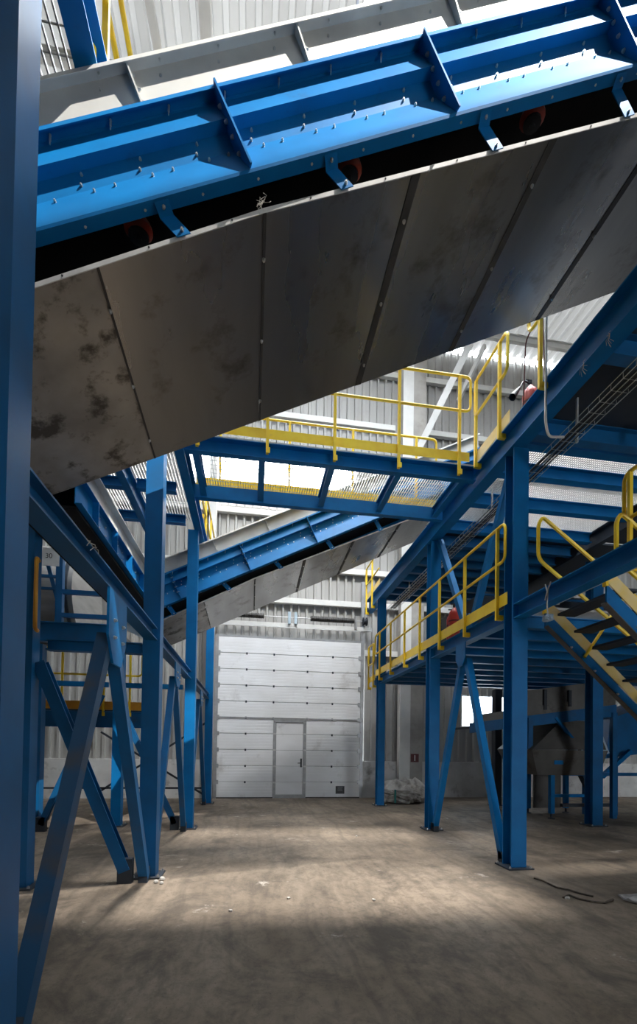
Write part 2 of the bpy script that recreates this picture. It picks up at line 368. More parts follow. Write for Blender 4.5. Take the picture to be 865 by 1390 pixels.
# spring shaft over the door
hb = thing('door_spring_shaft', 'two black torsion springs on a shaft above the white sectional door', 'door spring', (1.2, DY, 5.55))
def helix(x0, x1, z, y, r, turns, n=8):
    b = B(); b.lathe([(r*.86, 0), (r*.86, x1 - x0)], (x0, y, z), (1, 0, 0), 10)
    k = int(turns); 
    for i in range(k):
        xa = x0 + (x1-x0)*(i+.5)/k; b.lathe([(r*.8, -.018), (r, -.008), (r, .008), (r*.8, .018)], (xa, y, z), (1, 0, 0), 10)
    return b
part('shaft', B().tube([(-1.0, DY - .1, 5.56), (3.5, DY - .1, 5.56)], .014), 'alu', hb)
part('spring', helix(-.95, -.05 + .4, 5.56, DY - .1, .085, 26), 'spring', hb, True)
part('spring', helix(1.78, 3.16, 5.56, DY - .1, .085, 36), 'spring', hb, True)
for x in (1.12, 1.32): part('centre_bracket', B().box(x - .04, x + .04, DY - .16, DY - .02, 5.36, 5.72), 'lightblue', hb)
part('cable_drum', B().lathe([(.05, 0), (.13, .02), (.13, .05), (.10, .06), (.10, .12), (.13, .13), (.13, .16)], (3.42, DY - .1, 5.56), (1, 0, 0)), 'dark', hb, True)
part('lintel_rail', B().channel((-1.2, DY - .02, 5.33), (3.75, DY - .02, 5.33), .1, .12, .01, flip=-1), 'white', hb)
part('end_bracket', B().box(3.18, 3.24, DY - .18, DY - .02, 5.3, 5.7), 'alu', hb)

def pillar(x0, x1, y0, name, label, mat):
    t = thing(name, label, 'pillar', ((x0+x1)/2, y0 + .2, 0))
    part('shaft', B().box(x0, x1, y0, BW - .22, .0, ROOF - .8), mat, t); return t
pt = pillar(4.66, 5.42, 13.72, 'concrete_pillar', 'tall concrete pillar behind the grey sacks, small dark red sign on it', 'conc')
part('pale_strip', B().box(4.655, 5.0, 13.705, 13.72, 0, ROOF - .8), 'white', pt)  # paler strip on the left part of the pillar
pillar(-1.32, -1.12, 13.6, 'wall_post', 'white wall post at the left jamb of the sectional door', 'white')
sg = thing('fire_sign', 'small dark red square sign with a white upright mark on the concrete pillar', 'sign', (5.16, 13.70, 1.3))
part('plate', B().box(5.03, 5.29, 13.70, 13.718, 1.15, 1.41), 'darkred', sg)
part('mark', B().box(5.145, 5.175, 13.696, 13.70, 1.19, 1.37), 'signwhite', sg)
for (p0, p1, w) in (((-2.9, 9.1, ROOF - .4), (-1.05, 7.6, ROOF - .5), .12), ((4.75, 13.6, 10.6), (6.2, 12.2, 14.5), .16), ((4.95, 13.6, 10.6), (5.7, 12.4, 14.6), .12)):
    pass
single('roof_strut', B().channel((-2.0, 7.5, ROOF - .45), (-1.85, 9.6, ROOF - .45), .14, .14), 'white', 'white diagonal roof strut behind the yellow rails at upper left', 'roof strut', (-2, 8, ROOF - .5))
single('roof_strut', B().channel((4.85, 13.62, 10.5), (6.6, 12.9, 14.3), .2, .1, up=(0, 1, 0)), 'white', 'broad white diagonal roof strut rising from the wall pillar above the walkway', 'roof strut', (4.9, 13.6, 10.5))
single('roof_strut', B().bar((6.5, 13.7, 12.9), (7.15, 13.2, 14.4), .12, .1), 'white', 'short white roof strut beside the broad one under the eave', 'roof strut', (6.5, 13.7, 12.9))

# ------------------------------------------------------------------ columns, beams, braces
def column(x0, y0, w, ztop, label, style='box', mat='blue', plate=True, group='blue steel columns'):
    t = thing('steel_column', label, 'column', (x0 + w/2, y0 + w/2, 0), group)
    b = B()
    if style == 'box': b.box(x0, x0 + w, y0, y0 + w, .02, ztop)
    else: b.ibeam((x0 + w/2, y0 + w/2, .02), (x0 + w/2, y0 + w/2, ztop), w, w, .018, .012, up=(0, 1, 0))
    part('shaft', b, mat, t)
    if plate:
        part('base_plate', B().box(x0 - .07, x0 + w + .07, y0 - .07, y0 + w + .07, 0, .02), 'dark', t)
        for dx in (-.04, w + .04):
            for dy in (-.04, w + .04): bolt((x0 + dx, y0 + dy, .02), (0, 0, 1), t, 1.6)
    return t
UZ = 5.72
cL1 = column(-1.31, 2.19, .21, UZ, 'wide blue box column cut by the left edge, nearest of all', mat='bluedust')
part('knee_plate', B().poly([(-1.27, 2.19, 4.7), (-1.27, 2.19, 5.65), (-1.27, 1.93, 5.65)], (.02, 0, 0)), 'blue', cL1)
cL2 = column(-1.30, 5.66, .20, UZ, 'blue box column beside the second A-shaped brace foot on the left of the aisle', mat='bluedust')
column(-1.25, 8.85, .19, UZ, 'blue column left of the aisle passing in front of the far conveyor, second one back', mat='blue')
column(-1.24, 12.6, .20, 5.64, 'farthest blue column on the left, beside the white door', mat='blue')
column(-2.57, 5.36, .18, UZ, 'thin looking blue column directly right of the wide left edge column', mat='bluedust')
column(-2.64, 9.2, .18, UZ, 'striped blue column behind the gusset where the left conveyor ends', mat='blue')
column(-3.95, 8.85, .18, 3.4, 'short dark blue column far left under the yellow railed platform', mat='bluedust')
cR1 = column(3.47, 5.6, .22, 5.7, 'tall blue H-section column at right front with a bolted base plate', 'h', 'blue')
column(3.46, 8.41, .21, 5.7, 'middle blue H-section column of the right row with slatted light on it', 'h', 'blue')
column(3.45, 11.99, .20, 5.7, 'far blue column of the right row beside the sacks and door', 'h', 'blue')
column(7.15, 8.56, .24, 5.7, 'dark striped blue column under the yellow stair beside the hopper', 'h', 'bluedust')
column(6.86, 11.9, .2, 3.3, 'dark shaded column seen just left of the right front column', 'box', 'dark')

def beam(p0, p1, w, h, label, mat='blue', style='i', group='blue steel beams', flip=1):
    b = B()
    if style == 'i': b.ibeam(p0, p1, w, h, .014, .01)
    elif style == 'c': b.channel(p0, p1, w, h, .012, flip=flip)
    else: b.bar(p0, p1, w, h)
    return single('steel_beam', b, mat, label, 'beam', p0, group)
# left low longitudinal beam
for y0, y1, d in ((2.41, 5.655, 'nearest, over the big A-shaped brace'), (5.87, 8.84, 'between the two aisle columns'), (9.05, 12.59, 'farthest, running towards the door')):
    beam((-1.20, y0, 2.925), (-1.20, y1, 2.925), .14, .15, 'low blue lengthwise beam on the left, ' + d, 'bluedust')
single('grab_rail', B().tube(bent([(-2.36, 5.40, 3.62), (-2.34, 5.30, 3.62), (-2.34, 5.30, 2.84), (-2.36, 5.40, 2.84)], .08), .022), 'orange', 'orange grab rail squeezed between the left edge column and the thin column', 'grab rail', (-2.34, 5.35, 2.84), smooth=True)
# left upper edge
beam((-1.06, 2.0, 5.87), (-1.06, 12.8, 5.87), .14, .30, 'upper left platform edge beam along the aisle, above the box columns', 'blue')
beam((-2.02, 4.75, 5.83), (-2.02, 9.4, 5.83), .12, .3, 'second upper left lengthwise beam behind the edge beam', 'blue')
for y, z, d in ((6.62, 5.93, 'nearest, in line with the walkway front'), (7.85, 5.93, 'in line with the walkway back'), (8.95, 5.93, 'at the second aisle column')):
    beam((-5.2, y, z), (-2.09, y, z), .12, .16, 'upper left cross beam under the grating, ' + d, 'blue')
    beam((-1.95, y, z), (-1.31, y, z), .12, .16, 'short piece of upper left cross beam beside the aisle, ' + d, 'blue')
# left cross beams
beam((-2.38, 5.72, 2.75), (-1.31, 5.72, 2.75), .12, .13, 'short low cross beam behind the left gusset plate', 'bluedust')
beam((-5.5, 8.95, 3.64), (-2.65, 8.95, 3.64), .16, .36, 'deep dark blue cross beam below the grey screening drum', 'bluedust')
beam((-2.45, 8.95, 2.70), (-1.30, 8.95, 2.70), .08, .09, 'thin blue cross rail at the second aisle column', 'blue', 'b')
beam((-3.76, 8.95, 2.70), (-2.65, 8.95, 2.70), .08, .09, 'thin blue cross rail behind the A-shaped brace', 'blue', 'b')
# right beams
beam((3.53, .6, 5.88), (3.53, 13.4, 5.88), .2, .36, 'long upper right platform edge beam running from the top right corner', 'blue')
for y0, y1, d in ((1.2, 5.59, 'nearest part, crossing in front of the stair'), (5.83, 8.40, 'part below the yellow railing over the A-brace'), (8.63, 11.98, 'far part towards the sacks'), (12.20, 12.75, 'short end past the far column')):
    beam((3.55, y0, 3.46), (3.55, y1, 3.46), .16, .20, 'lower right platform edge beam, ' + d, 'blue')

def gusset(y, z0, z1, x, t, w=.42, th=.02):
    pts = [(x, y - w/2, z1), (x, y + w/2, z1), (x, y + w/2, z0 + (z1-z0)*.35), (x, y + w*.22, z0), (x, y - w*.22, z0), (x, y - w/2, z0 + (z1-z0)*.35)]
    g = part('gusset_plate', B().poly(pts, (-th, 0, 0)), 'blue', t)
    for dy, dz in ((-.10, .30), (-.10, .18), (.10, .30), (.10, .18)):
        bolt((x, y + dy*w/.42, z0 + dz*(z1-z0)/.5), (1 if x < 0 else 1, 0, 0), t, 1.5)
    return g
def a_brace(x, yt, zt, ya, yb, zb, label, w=.1, gz=(.0, .0), face=1, style='box'):
    t = thing('a_brace', label, 'brace', (x, (ya+yb)/2, zb if zb < zt else zt), 'inverted V braces')
    for ye, s in ((ya, -1), (yb, 1)):
        b = B(); p0, p1 = (x, yt + s*.09, zt - .12 if zb < zt else zt + .1), (x, ye, zb)
        if style == 'box': b.bar(p0, p1, w, w, up=(1, 0, 0))
        else: b.channel(p0, p1, w, w, .01, up=(1, 0, 0))
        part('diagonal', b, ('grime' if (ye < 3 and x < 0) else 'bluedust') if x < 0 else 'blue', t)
        if zb < .3: part('foot_plate', B().box(x - .05, x + .05, ye - .07, ye + .07, 0, .16), 'dark', t)
    if gz[1] > gz[0]:
        gusset(yt, gz[0], gz[1], x + face*(w/2 + .022), t, .5 if x < 0 else .34)
    return t
a_brace(-1.2, 4.03, 2.60, 2.60, 5.53, .06, 'big A-shaped blue brace with bolted gusset at left front, dusty front leg', .105, (2.26, 2.85))
a_brace(-1.2, 7.3, 2.75, 6.02, 8.66, .06, 'A-shaped blue brace between the two left aisle columns', .09, (2.5, 2.85))
a_brace(-1.2, 10.8, 2.75, 9.25, 12.4, .06, 'far slender A-shaped brace on the left near the door', .09, (2.5, 2.85))
a_brace(3.55, 7.12, 3.2, 5.92, 8.31, .06, 'A-shaped blue brace standing between the right front and middle columns', .10, (2.98, 3.36), -1)
tv = thing('v_brace', 'V-shaped blue brace above the lower right platform, behind the yellow railing', 'brace', (3.6, 7.12, 3.58))
for ye in (8.36, 5.86): part('diagonal', B().channel((3.62, 7.12 + (.1 if ye > 7 else -.1), 3.66), (3.62, ye, 5.66), .1, .1, .01, up=(1, 0, 0)), 'blue', tv)
part('gusset_plate', B().poly([(3.56, 6.92, 3.57), (3.56, 7.32, 3.57), (3.56, 7.32, 3.72), (3.56, 7.2, 3.86), (3.56, 7.04, 3.86), (3.56, 6.92, 3.72)], (.02, 0, 0)), 'blue', tv)
def brace(p0, p1, w, label, mat='bluedust', foot=True):
    t = thing('diagonal_brace', label, 'brace', p1, 'single diagonal braces')
    part('bar', B().channel(p0, p1, w, w, .012, up=(0, 1, 0)), mat, t)
    if foot: part('foot_plate', B().box(p1[0] - .08, p1[0] + .08, p1[1] - .05, p1[1] + .05, 0, p1[2] + .14), 'dark', t)
brace((-2.36, 5.5, 2.5), (-1.40, 5.5, .14), .13, 'wide diagonal brace leaning down to the foot of the left aisle column')
brace((-2.72, 8.8, 2.5), (-3.7, 8.8, .12), .1, 'diagonal brace leaning left down to the far left column foot')
brace((-2.44, 8.8, 2.4), (-1.38, 8.8, .12), .1, 'diagonal brace leaning down to the foot of the second aisle column')
for p0, p1, d in (((-3.9, 12.63, 1.9), (-1.24, 12.63, .25), 'falling to the right'), ((-3.9, 12.78, .35), (-1.24, 12.78, 2.2), 'rising to the right')):
    single('cross_rod', B().bar(p0, p1, .05, .05), 'dark', 'thin dark cross rod low on the far left, ' + d, 'rod', p0)
single('cross_rod', B().bar((-5.5, 12.7, .42), (-1.24, 12.7, .42), .05, .05), 'dark', 'thin dark level rod close to the floor at far left', 'rod', (-3, 12.3, .42))

# ------------------------------------------------------------------ belt conveyor (built once, copied for the far one)
SL = .495; ca, sa = 1/sqrt(1+SL*SL), SL/sqrt(1+SL*SL)
def zc(X, z0): return z0 + SL*X
def along(prof, x0, x1):          # prof of (Y, z0): swept along the slope between X limits
    n = len(prof); vs = [(x0, y, zc(x0, z)) for y, z in prof] + [(x1, y, zc(x1, z)) for y, z in prof]
    return B().add(vs, [(i, (i+1) % n, n+(i+1) % n, n+i) for i in range(n)] + [tuple(range(n-1, -1, -1)), tuple(range(n, 2*n))])
def sheet(line, t=.006):          # thin folded sheet from a polyline (Y, z0)
    out = []; n = len(line)
    for i, (y, z) in enumerate(line):
        a = line[max(0, i-1)]; c = line[min(n-1, i+1)]; dy, dz = c[0]-a[0], c[1]-a[1]; l = sqrt(dy*dy+dz*dz) or 1
        out.append((y + dz/l*t, z - dy/l*t))
    return line + out[::-1]
CX0, CX1 = -2.3, 4.9
YN, YF = 2.90, 4.60
def lipz(X): return 5.045 + (.46*X if X > 0 else .535*X)
def conveyor(label):
    t = thing('belt_conveyor', label, 'conveyor', (-2.3, 3.75, zc(-2.3, 5.0)), 'inclined belt conveyors')
    prof = [(2.835, 5.85), (2.835, 5.875), (2.90, 5.875), (2.90, 5.855), (2.838, 5.65), (2.90, 5.64), (2.90, 5.505), (2.792, 5.22), (2.797, 5.203), (2.875, 5.203)]
    sf = part('side_frame', along(sheet(prof, -.008), CX0, CX1), 'blue', t)
    mir = [(2*3.75 - y, z) for y, z in prof]
    part('side_frame', along(sheet(mir, .008), CX0, CX1), 'blue', t)
    # stiffeners (perpendicular to the slope)
    k = 0
    for xs in (-1.52, -.17, 1.19, 2.56, 3.93):
        d = .115
        pts = []
        for (y, z) in [(2.80, 5.875), (2.905, 5.875), (2.905, 5.505), (2.80, 5.235), (2.758, 5.215)]:
            X = xs - (z - 5.52)*.36; pts.append((X, y, zc(X, z)))
        st = part('stiffener', B().poly(pts, (.012*ca, 0, .012*sa)), 'blue', t)
        for z in (5.74, 5.63, 5.52, 5.40, 5.30):
            X = xs - (z - 5.52)*.36; bolt((X - .001, 2.84, zc(X, z)), (-ca, 0, -sa), st, 1.2)
            bolt((X + .012, 2.84, zc(X + .012, z)), (ca, 0, sa), st, 1.2)
    # bolts on the web
    x = CX0 + .2
    while x < 4.0:
        if abs(((x + .17) % 1.36)) > .06:
            for z in (5.61, 5.545): bolt((x, 2.90, zc(x, z)), (0, -1, 0), sf, .85)
            hb = bolt((x + .17, 2.866, zc(x + .17, 5.866)), (0, 0, -1), sf, 1.0); hb.scale = (.7, .7, 3.6)
            for dx in (.08, .2): bolt((x + dx, 2.885, zc(x + dx, 5.465)), (0, -.95, .3), sf, .9)
            bolt((x + .05, 2.84, zc(x + .05, 5.207)), (0, -.3, -1), sf, .8)
        x += .34
    # skirt board
    sk = part('skirt', along(sheet([(2.84, 6.165), (2.84, 6.19), (2.90, 6.19), (2.90, 5.875)], -.006), CX0, CX1), 'galv', t)
    part('skirt', along(sheet([(4.66, 6.165), (4.66, 6.19), (4.60, 6.19), (4.60, 5.875)], .006), CX0, CX1), 'galv', t)
    for xs in (-1.85, -.74, .30, 1.36, 2.4, 3.45):
        pts = []
        for (y, z) in [(2.842, 6.185), (2.90, 6.185), (2.90, 5.885), (2.868, 5.885)]:
            X = xs - (z - 5.94)*.36; pts.append((X, y, zc(X, z)))
        rib = part('skirt_rib', B().poly(pts, (.01*ca, 0, .01*sa)), 'galv', sk)
        for z in (6.13, 6.03, 5.93):
            X = xs - (z - 5.94)*.36; bolt((X + .011, 2.875, zc(X + .011, z)), (ca, 0, sa), rib, 1.3)
    x = CX0 + .25
    while x < 3:
        bolt((x, 2.90, zc(x, 6.12)), (0, -1, 0), sk, .8); bolt((x, 2.87, zc(x, 6.183)), (0, 0, -1), sk, .8); x += .355
    # belt and idlers
    part('belt', along([(2.95, 5.84), (4.55, 5.84), (4.55, 5.855), (2.95, 5.855)], CX0, CX1), 'belt', t)
    part('belt', along([(2.96, 5.62), (4.54, 5.62), (4.54, 5.635), (2.96, 5.635)], CX0, CX1), 'belt', t)
    for X in (-2.22, -.80, .62, 2.04, 3.46):
        z = zc(X, 5.65); ax = V((.03, .10, -1)).normalized(); p0 = V((X, 3.07, z))
        idl = part('return_idler', B().lathe([(.032, 0), (.032, .13), (.045, .14), (.05, .17), (.085, .22), (.092, .25), (.07, .275)], p0, ax, 16), 'redroll', t, True)
        part('idler_core', B().lathe([(.065, 0), (.065, .015), (.02, .02), (.02, .035)], p0 + ax*.275, ax, 12), 'black', idl, True)
    # belly pans : one sheet per metre, near lip, seams
    edges = [-1.95, -.98, .03, 1.04, 2.07, 3.10, 4.13]
    drop = .012
    for i in range(len(edges)-1):
        a, c = edges[i], edges[i+1]
        fa, fc = zc(a, 4.905), zc(c, 4.905)
        na, nc = lipz(a), lipz(c)
        if i == len(edges)-2: pass
        b = B(); nY, nX = 6, 6; vs = []; fs = []
        for iy in range(nY+1):
            for ix in range(nX+1):
                ty, tx = iy/nY, ix/nX; X = a + .004 + (c-a-.008)*tx
                z = (na + (nc-na)*tx)*(1-ty) + (fa + (fc-fa)*tx)*ty
                z += .006*sin(7*X + 3*ty*pi + i) * sin(pi*ty)*sin(pi*tx) + .012*sin(pi*tx)*sin(pi*ty)
                vs.append((X, YN + (YF-YN)*ty, z))
        m = len(vs); vs += [(p[0], p[1], p[2] + .006) for p in vs]; w = nX+1
        for iy in range(nY):
            for ix in range(nX):
                q = iy*w+ix; fs += [(q, q+w, q+w+1, q+1), (m+q, m+q+1, m+q+w+1, m+q+w)]
        for ix in range(nX):
            fs += [(ix, ix+1, m+ix+1, m+ix), (nY*w+ix, m+nY*w+ix, m+nY*w+ix+1, nY*w+ix+1)]
        for iy in range(nY):
            fs += [(iy*w, m+iy*w, m+(iy+1)*w, (iy+1)*w), (iy*w+nX, (iy+1)*w+nX, m+(iy+1)*w+nX, m+iy*w+nX)]
        b.add(vs, fs)
        pan = part('belly_pan', b, 'bellyworn' if i == 0 else 'belly', t, True)
        # upturned pale lip on the near edge
        lb = B().add([(a, YN - .004, na - .004), (c, YN - .004, nc - .004), (c, YN - .010, nc + .020), (a, YN - .010, na + .020),
                      (a, YN + .002, na - .004), (c, YN + .002, nc - .004), (c, YN - .004, nc + .022), (a, YN - .004, na + .022)],
                     [(0,1,2,3),(5,4,7,6),(0,4,5,1),(3,2,6,7),(0,3,7,4),(1,5,6,2)])
        part('pan_lip', lb, 'lip', pan)
        for tt in (.3, .8):
            X = a + (c-a)*tt
            part('lip_hole', B().lathe([(.006, 0), (.006, .003)], (X, YN - .008, na + (nc-na)*tt + .009), (0, -.97, -.25), 8), 'black', pan)
        # side upstand at the far edge
        part('far_lip', B().add([(a, YF, fa), (c, YF, fc), (c, YF, fc + .08), (a, YF, fa + .08), (a, YF + .005, fa), (c, YF + .005, fc), (c, YF + .005, fc + .08), (a, YF + .005, fa + .08)],
                     [(0,1,2,3),(5,4,7,6),(0,4,5,1),(3,2,6,7),(0,3,7,4),(1,5,6,2)]), 'belly', pan)
        if i > 0:
            sw = .012 if i == 1 else (.016 if i == 2 else .05)
            sp = B().add([(a - sw*.2, YN, na - .003), (a + sw, YN, na - .003 + sw*SL), (a + sw, YF, fa - .003 + sw*SL), (a - sw*.2, YF, fa - .003),
                          (a - sw*.2, YN, na - .009), (a + sw, YN, na - .009 + sw*SL), (a + sw, YF, fa - .009 + sw*SL), (a - sw*.2, YF, fa - .009)],
                         [(0,1,2,3),(7,6,5,4),(0,4,5,1),(1,5,6,2),(2,6,7,3),(3,7,4,0)])
            s_ = part('seam_strip', sp, 'seam', pan)
            for ty in (.15, .5, .85): bolt((a + sw*.4, YN + (YF-YN)*ty, na + (fa-na)*ty - .009), (0, 0, -1), s_, 1.2)
    # hangers from the frame down to the pan lip
    for X in (-1.65, -.58, .46, 1.53, 2.57, 3.6):
        zt, xb = zc(X, 5.20), X + .115
        zm, zb = zt - .02, lipz(xb) - .004
        w = .045
        pts = [(X - .012, 2.805, zt - .012), (X + .01, 2.880, zm), (xb, 2.876, zb)]
        b = B()
        for (p, q) in ((pts[0], pts[1]), (pts[1], pts[2])):
            dx, dz = ca*w, sa*w
            b.add([(p[0]-dx, p[1], p[2]-dz), (p[0]+dx, p[1], p[2]+dz), (q[0]+dx, q[1], q[2]+dz), (q[0]-dx, q[1], q[2]-dz),
                   (p[0]-dx, p[1]+.006, p[2]-dz), (p[0]+dx, p[1]+.006, p[2]+dz), (q[0]+dx, q[1]+.006, q[2]+dz), (q[0]-dx, q[1]+.006, q[2]-dz)],
                  [(0,1,2,3),(7,6,5,4),(0,4,5,1),(1,5,6,2),(2,6,7,3),(3,7,4,0)])
        h = part('hanger_strap', b, 'blue', t)
        bolt((xb - .012, 2.877, zb + .025), (0, -1, 0), h, 1.1); bolt((X, 2.83, zt - .016), (0, 0, -1), h, 1.0)
    return t
cv = conveyor('large near belt conveyor rising to the right, blue frame over wide grey steel pans')
cv2 = copy_tree(cv); cv2.location = cv.location + V((0, 6.4, -.04)); cv2['label'] = 'smaller far belt conveyor rising to the right above the white door'

# left conveyor along the aisle
lc = thing('belt_conveyor', 'dark bellied conveyor running away at left, blue bolted side and grey skirt', 'conveyor', (-2.1, 6.8, 3.9), 'lengthwise conveyors')
Y0, Y1 = 4.72, 8.75
sf = part('side_frame', B().channel((-1.72, Y0, 4.10), (-1.72, Y1, 4.10), .07, .28, .008), 'blue', lc)
part('side_frame', B().channel((-2.36, Y0, 4.10), (-2.36, Y1, 4.10), .07, .28, .008, flip=-1), 'blue', lc)
part('skirt', B().bar((-1.74, Y0, 4.36), (-1.74, Y1, 4.36), .012, .24).bar((-1.70, Y0, 4.47), (-1.70, Y1, 4.47), .08, .012), 'galv', lc)
part('belly_pan', B().box(-2.36, -1.74, Y0, Y1, 3.90, 3.93), 'belt', lc)
part('belt', B().box(-2.3, -1.78, Y0, Y1, 4.2, 4.22), 'belt', lc)
for y in (5.2, 5.9, 6.6, 7.3, 8.0):
    part('stiffener', B().box(-1.755, -1.68, y, y + .012, 3.965, 4.235), 'blue', lc)
    for dz in (.0, .1):
        for dy in (.2, .42): bolt((-1.745, y + dy, 4.05 + dz), (1, 0, 0), sf, 1.0)
part('tail_wrap', B().add([(-1.7, 8.75, 3.6), (-2.0, 8.78, 3.55), (-2.3, 8.76, 3.7), (-2.3, 8.8, 4.4), (-2.0, 8.9, 4.5), (-1.7, 8.82, 4.42)], [(0,1,4,5), (1,2,3,4)]), 'bluewhite', lc)

# ------------------------------------------------------------------ gratings and decks
def grating(name, x0, x1, y0, y1, z, label, mat='grating', pitch=.042, rod=.11, bw=.007, bh=.028, group=None, cat='grating'):
    b = B(); x = x0
    while x <= x1: b.box(x, x + bw, y0, y1, z - bh, z); x += pitch
    y = y0 + .02
    while y < y1: b.box(x0, x1, y, y + .007, z - .009, z - .001); y += rod
    b.box(x0 - .004, x1 + .004, y0 - .006, y0, z - bh, z).box(x0 - .004, x1 + .004, y1, y1 + .006, z - bh, z)
    return single(name, b, mat, label, cat, (x0, y0, z - bh), group)
DZU = 6.04
grating('floor_grating', -1.08, 3.40, 6.57, 7.9, DZU + .0, 'see-through grating floor of the cross walkway', group='floor gratings')
grating('floor_grating', -5.2, -1.14, 2.0, 9.1, DZU + .0, 'see-through grating floor of the upper left platform', group='floor gratings', pitch=.05, rod=.13, bw=.01)
grating('floor_grating', 3.65, 6.75, 5.66, 8.25, 6.03, 'pale bright grating over the right side behind the front column', group='floor gratings', pitch=.036, rod=.045, bw=.010, bh=.012)
grating('floor_grating', 3.64, 10.5, 5.75, 8.3, 3.60, 'grating floor of the lower right platform behind the front column', group='floor gratings', pitch=.042)
grating('floor_grating', -1.1 + 4.76, 4.12, 1.3, 5.55, 3.60, 'narrow grating floor above the near right edge beam', group='floor gratings', pitch=.042)
# cross walkway structure
wk = thing('walkway_frame', 'blue frame of the walkway crossing the aisle under the yellow rails', 'walkway', (1.15, 7.2, 5.8))
part('edge_beam', B().channel((-1.09, 6.60, 5.90), (3.42, 6.60, 5.90), .1, .22, .01, flip=1), 'blue', wk)
part('edge_beam', B().channel((-1.09, 7.85, 5.90), (3.42, 7.85, 5.90), .1, .22, .01, flip=-1), 'blue', wk)
for x in (-.85, .10, 1.15, 2.2, 3.25): part('joist', B().ibeam((x, 6.66, 5.90), (x, 7.79, 5.90), .1, .17, .012, .01), 'blue', wk)
# upper right platform
ur = thing('platform_joists', 'blue joists carrying the pale upper right grating', 'platform', (5.2, 7, 5.85))
for y in (5.72, 6.38, 7.25, 8.2): part('joist', B().ibeam((3.64, y, 5.90), (6.75, y, 5.90), .14, .2), 'blue', ur)
part('joist', B().ibeam((6.82, 5.6, 5.86), (6.82, 12.4, 5.86), .12, .3), 'dark', ur)
for y in (8.75, 9.25, 9.75, 10.25, 10.75, 11.25, 11.75, 12.25): part('joist', B().ibeam((3.64, y, 5.86), (6.75, y, 5.86), .10, .2), 'bluedust', ur)
single('deck_plate', B().box(3.64, 8.6, 8.55, 12.6, 5.98, 6.02), 'dark', 'dark solid deck over the far right joists', 'deck plate', (6, 10, 6), 'solid deck plates')
single('deck_plate', B().box(6.77, 11.5, 5.62, 8.5, 6.012, 6.045), 'dark', 'dark solid deck to the right of the pale grating', 'deck plate', (9, 7, 6), 'solid deck plates')
nd = thing('deck_plate', 'large dark solid deck at the upper right corner behind the cable tray', 'deck plate', (6.5, 3, 6), 'solid deck plates')
part('plate', B().box(3.64, 11.5, .6, 5.55, 5.98, 6.02), 'dark', nd)
for y in (1.8, 3.0, 4.2, 5.45): part('joist', B().ibeam((3.64, y, 5.86), (11.5, y, 5.86), .14, .24), 'bluedust', nd)
part('joist', B().ibeam((5.6, .6, 5.80), (5.6, 5.3, 5.80), .12, .16), 'bluedust', nd)
part('lifting_lug', B().box(5.05, 5.12, 5.0, 5.02, 5.62, 5.98).box(5.02, 5.12, 4.98, 5.0, 5.9, 5.96), 'cream', nd)
# lower right platform
lr = thing('platform_joists', 'dark blue joists under the lower right platform', 'platform', (5.4, 9, 3.4))
for y in (6.1, 6.75, 7.4, 8.05): part('joist', B().ibeam((3.64, y, 3.47), (10.5, y, 3.47), .1, .18), 'blue', lr)
for y in (8.8, 9.5, 10.2, 10.9, 11.6, 12.2): part('joist', B().ibeam((3.64, y, 3.47), (10.5, y, 3.47), .1, .18), 'bluedust', lr)
single('deck_plate', B().box(3.64, 10.5, 8.4, 12.6, 3.565, 3.60), 'dark', 'dark solid deck of the far lower right platform', 'deck plate', (5.4, 10.5, 3.6), 'solid deck plates')
# equipment hiding the space between the decks on the right
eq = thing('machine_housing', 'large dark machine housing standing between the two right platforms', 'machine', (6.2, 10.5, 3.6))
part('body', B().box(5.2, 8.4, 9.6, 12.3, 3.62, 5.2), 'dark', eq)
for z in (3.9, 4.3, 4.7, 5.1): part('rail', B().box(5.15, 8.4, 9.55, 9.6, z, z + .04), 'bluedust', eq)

# ------------------------------------------------------------------ handrails
def rail_y(name, label, x, posts, zb, ztop, ys, ye, mid=None, toe=None, toe_mat='yellow', r=.021, close0=True, close1=True, side=-1, group='yellow handrails'):
    """railing running along Y at constant X"""
    t = thing(name, label, 'handrail', (x, (ys+ye)/2, zb), group)
    mz = mid if mid else (zb+ztop)/2 + .1
    pts = []
    if close0 and close1: loop = bent([(x, (ys+ye)/2, ztop), (x, ys, ztop), (x, ys, mz), (x, (ys+ye)/2, mz)], .1), bent([(x, (ys+ye)/2, ztop), (x, ye, ztop), (x, ye, mz), (x, (ys+ye)/2, mz)], .1)
    b = B()
    if close0: b.tube(bent([(x, ye if not close1 else (ys+ye)/2, ztop), (x, ys, ztop), (x, ys, mz), (x, ye if not close1 else (ys+ye)/2, mz)], .1), r)
    if close1: b.tube(bent([(x, ys if not close0 else (ys+ye)/2, ztop), (x, ye, ztop), (x, ye, mz), (x, ys if not close0 else (ys+ye)/2, mz)], .1), r)
    if not close0 and not close1: b.tube([(x, ys, ztop), (x, ye, ztop)], r).tube([(x, ys, mz), (x, ye, mz)], r)
    part('rail', b, 'yellow', t, True)
    for y in posts:
        p = part('post', B().box(x - .02, x + .02, y - .02, y + .02, zb, ztop), 'yellow', t)
        part('post_foot', B().box(x + .02*side*-1, x + .09*side*-1, y - .025, y + .025, zb, zb + .07), 'yellow', p)
    if toe: part('toe_board', B().box(x + .022, x + .030, ys - .02, ye + .02, toe[0], toe[1]), toe_mat, t)
    return t
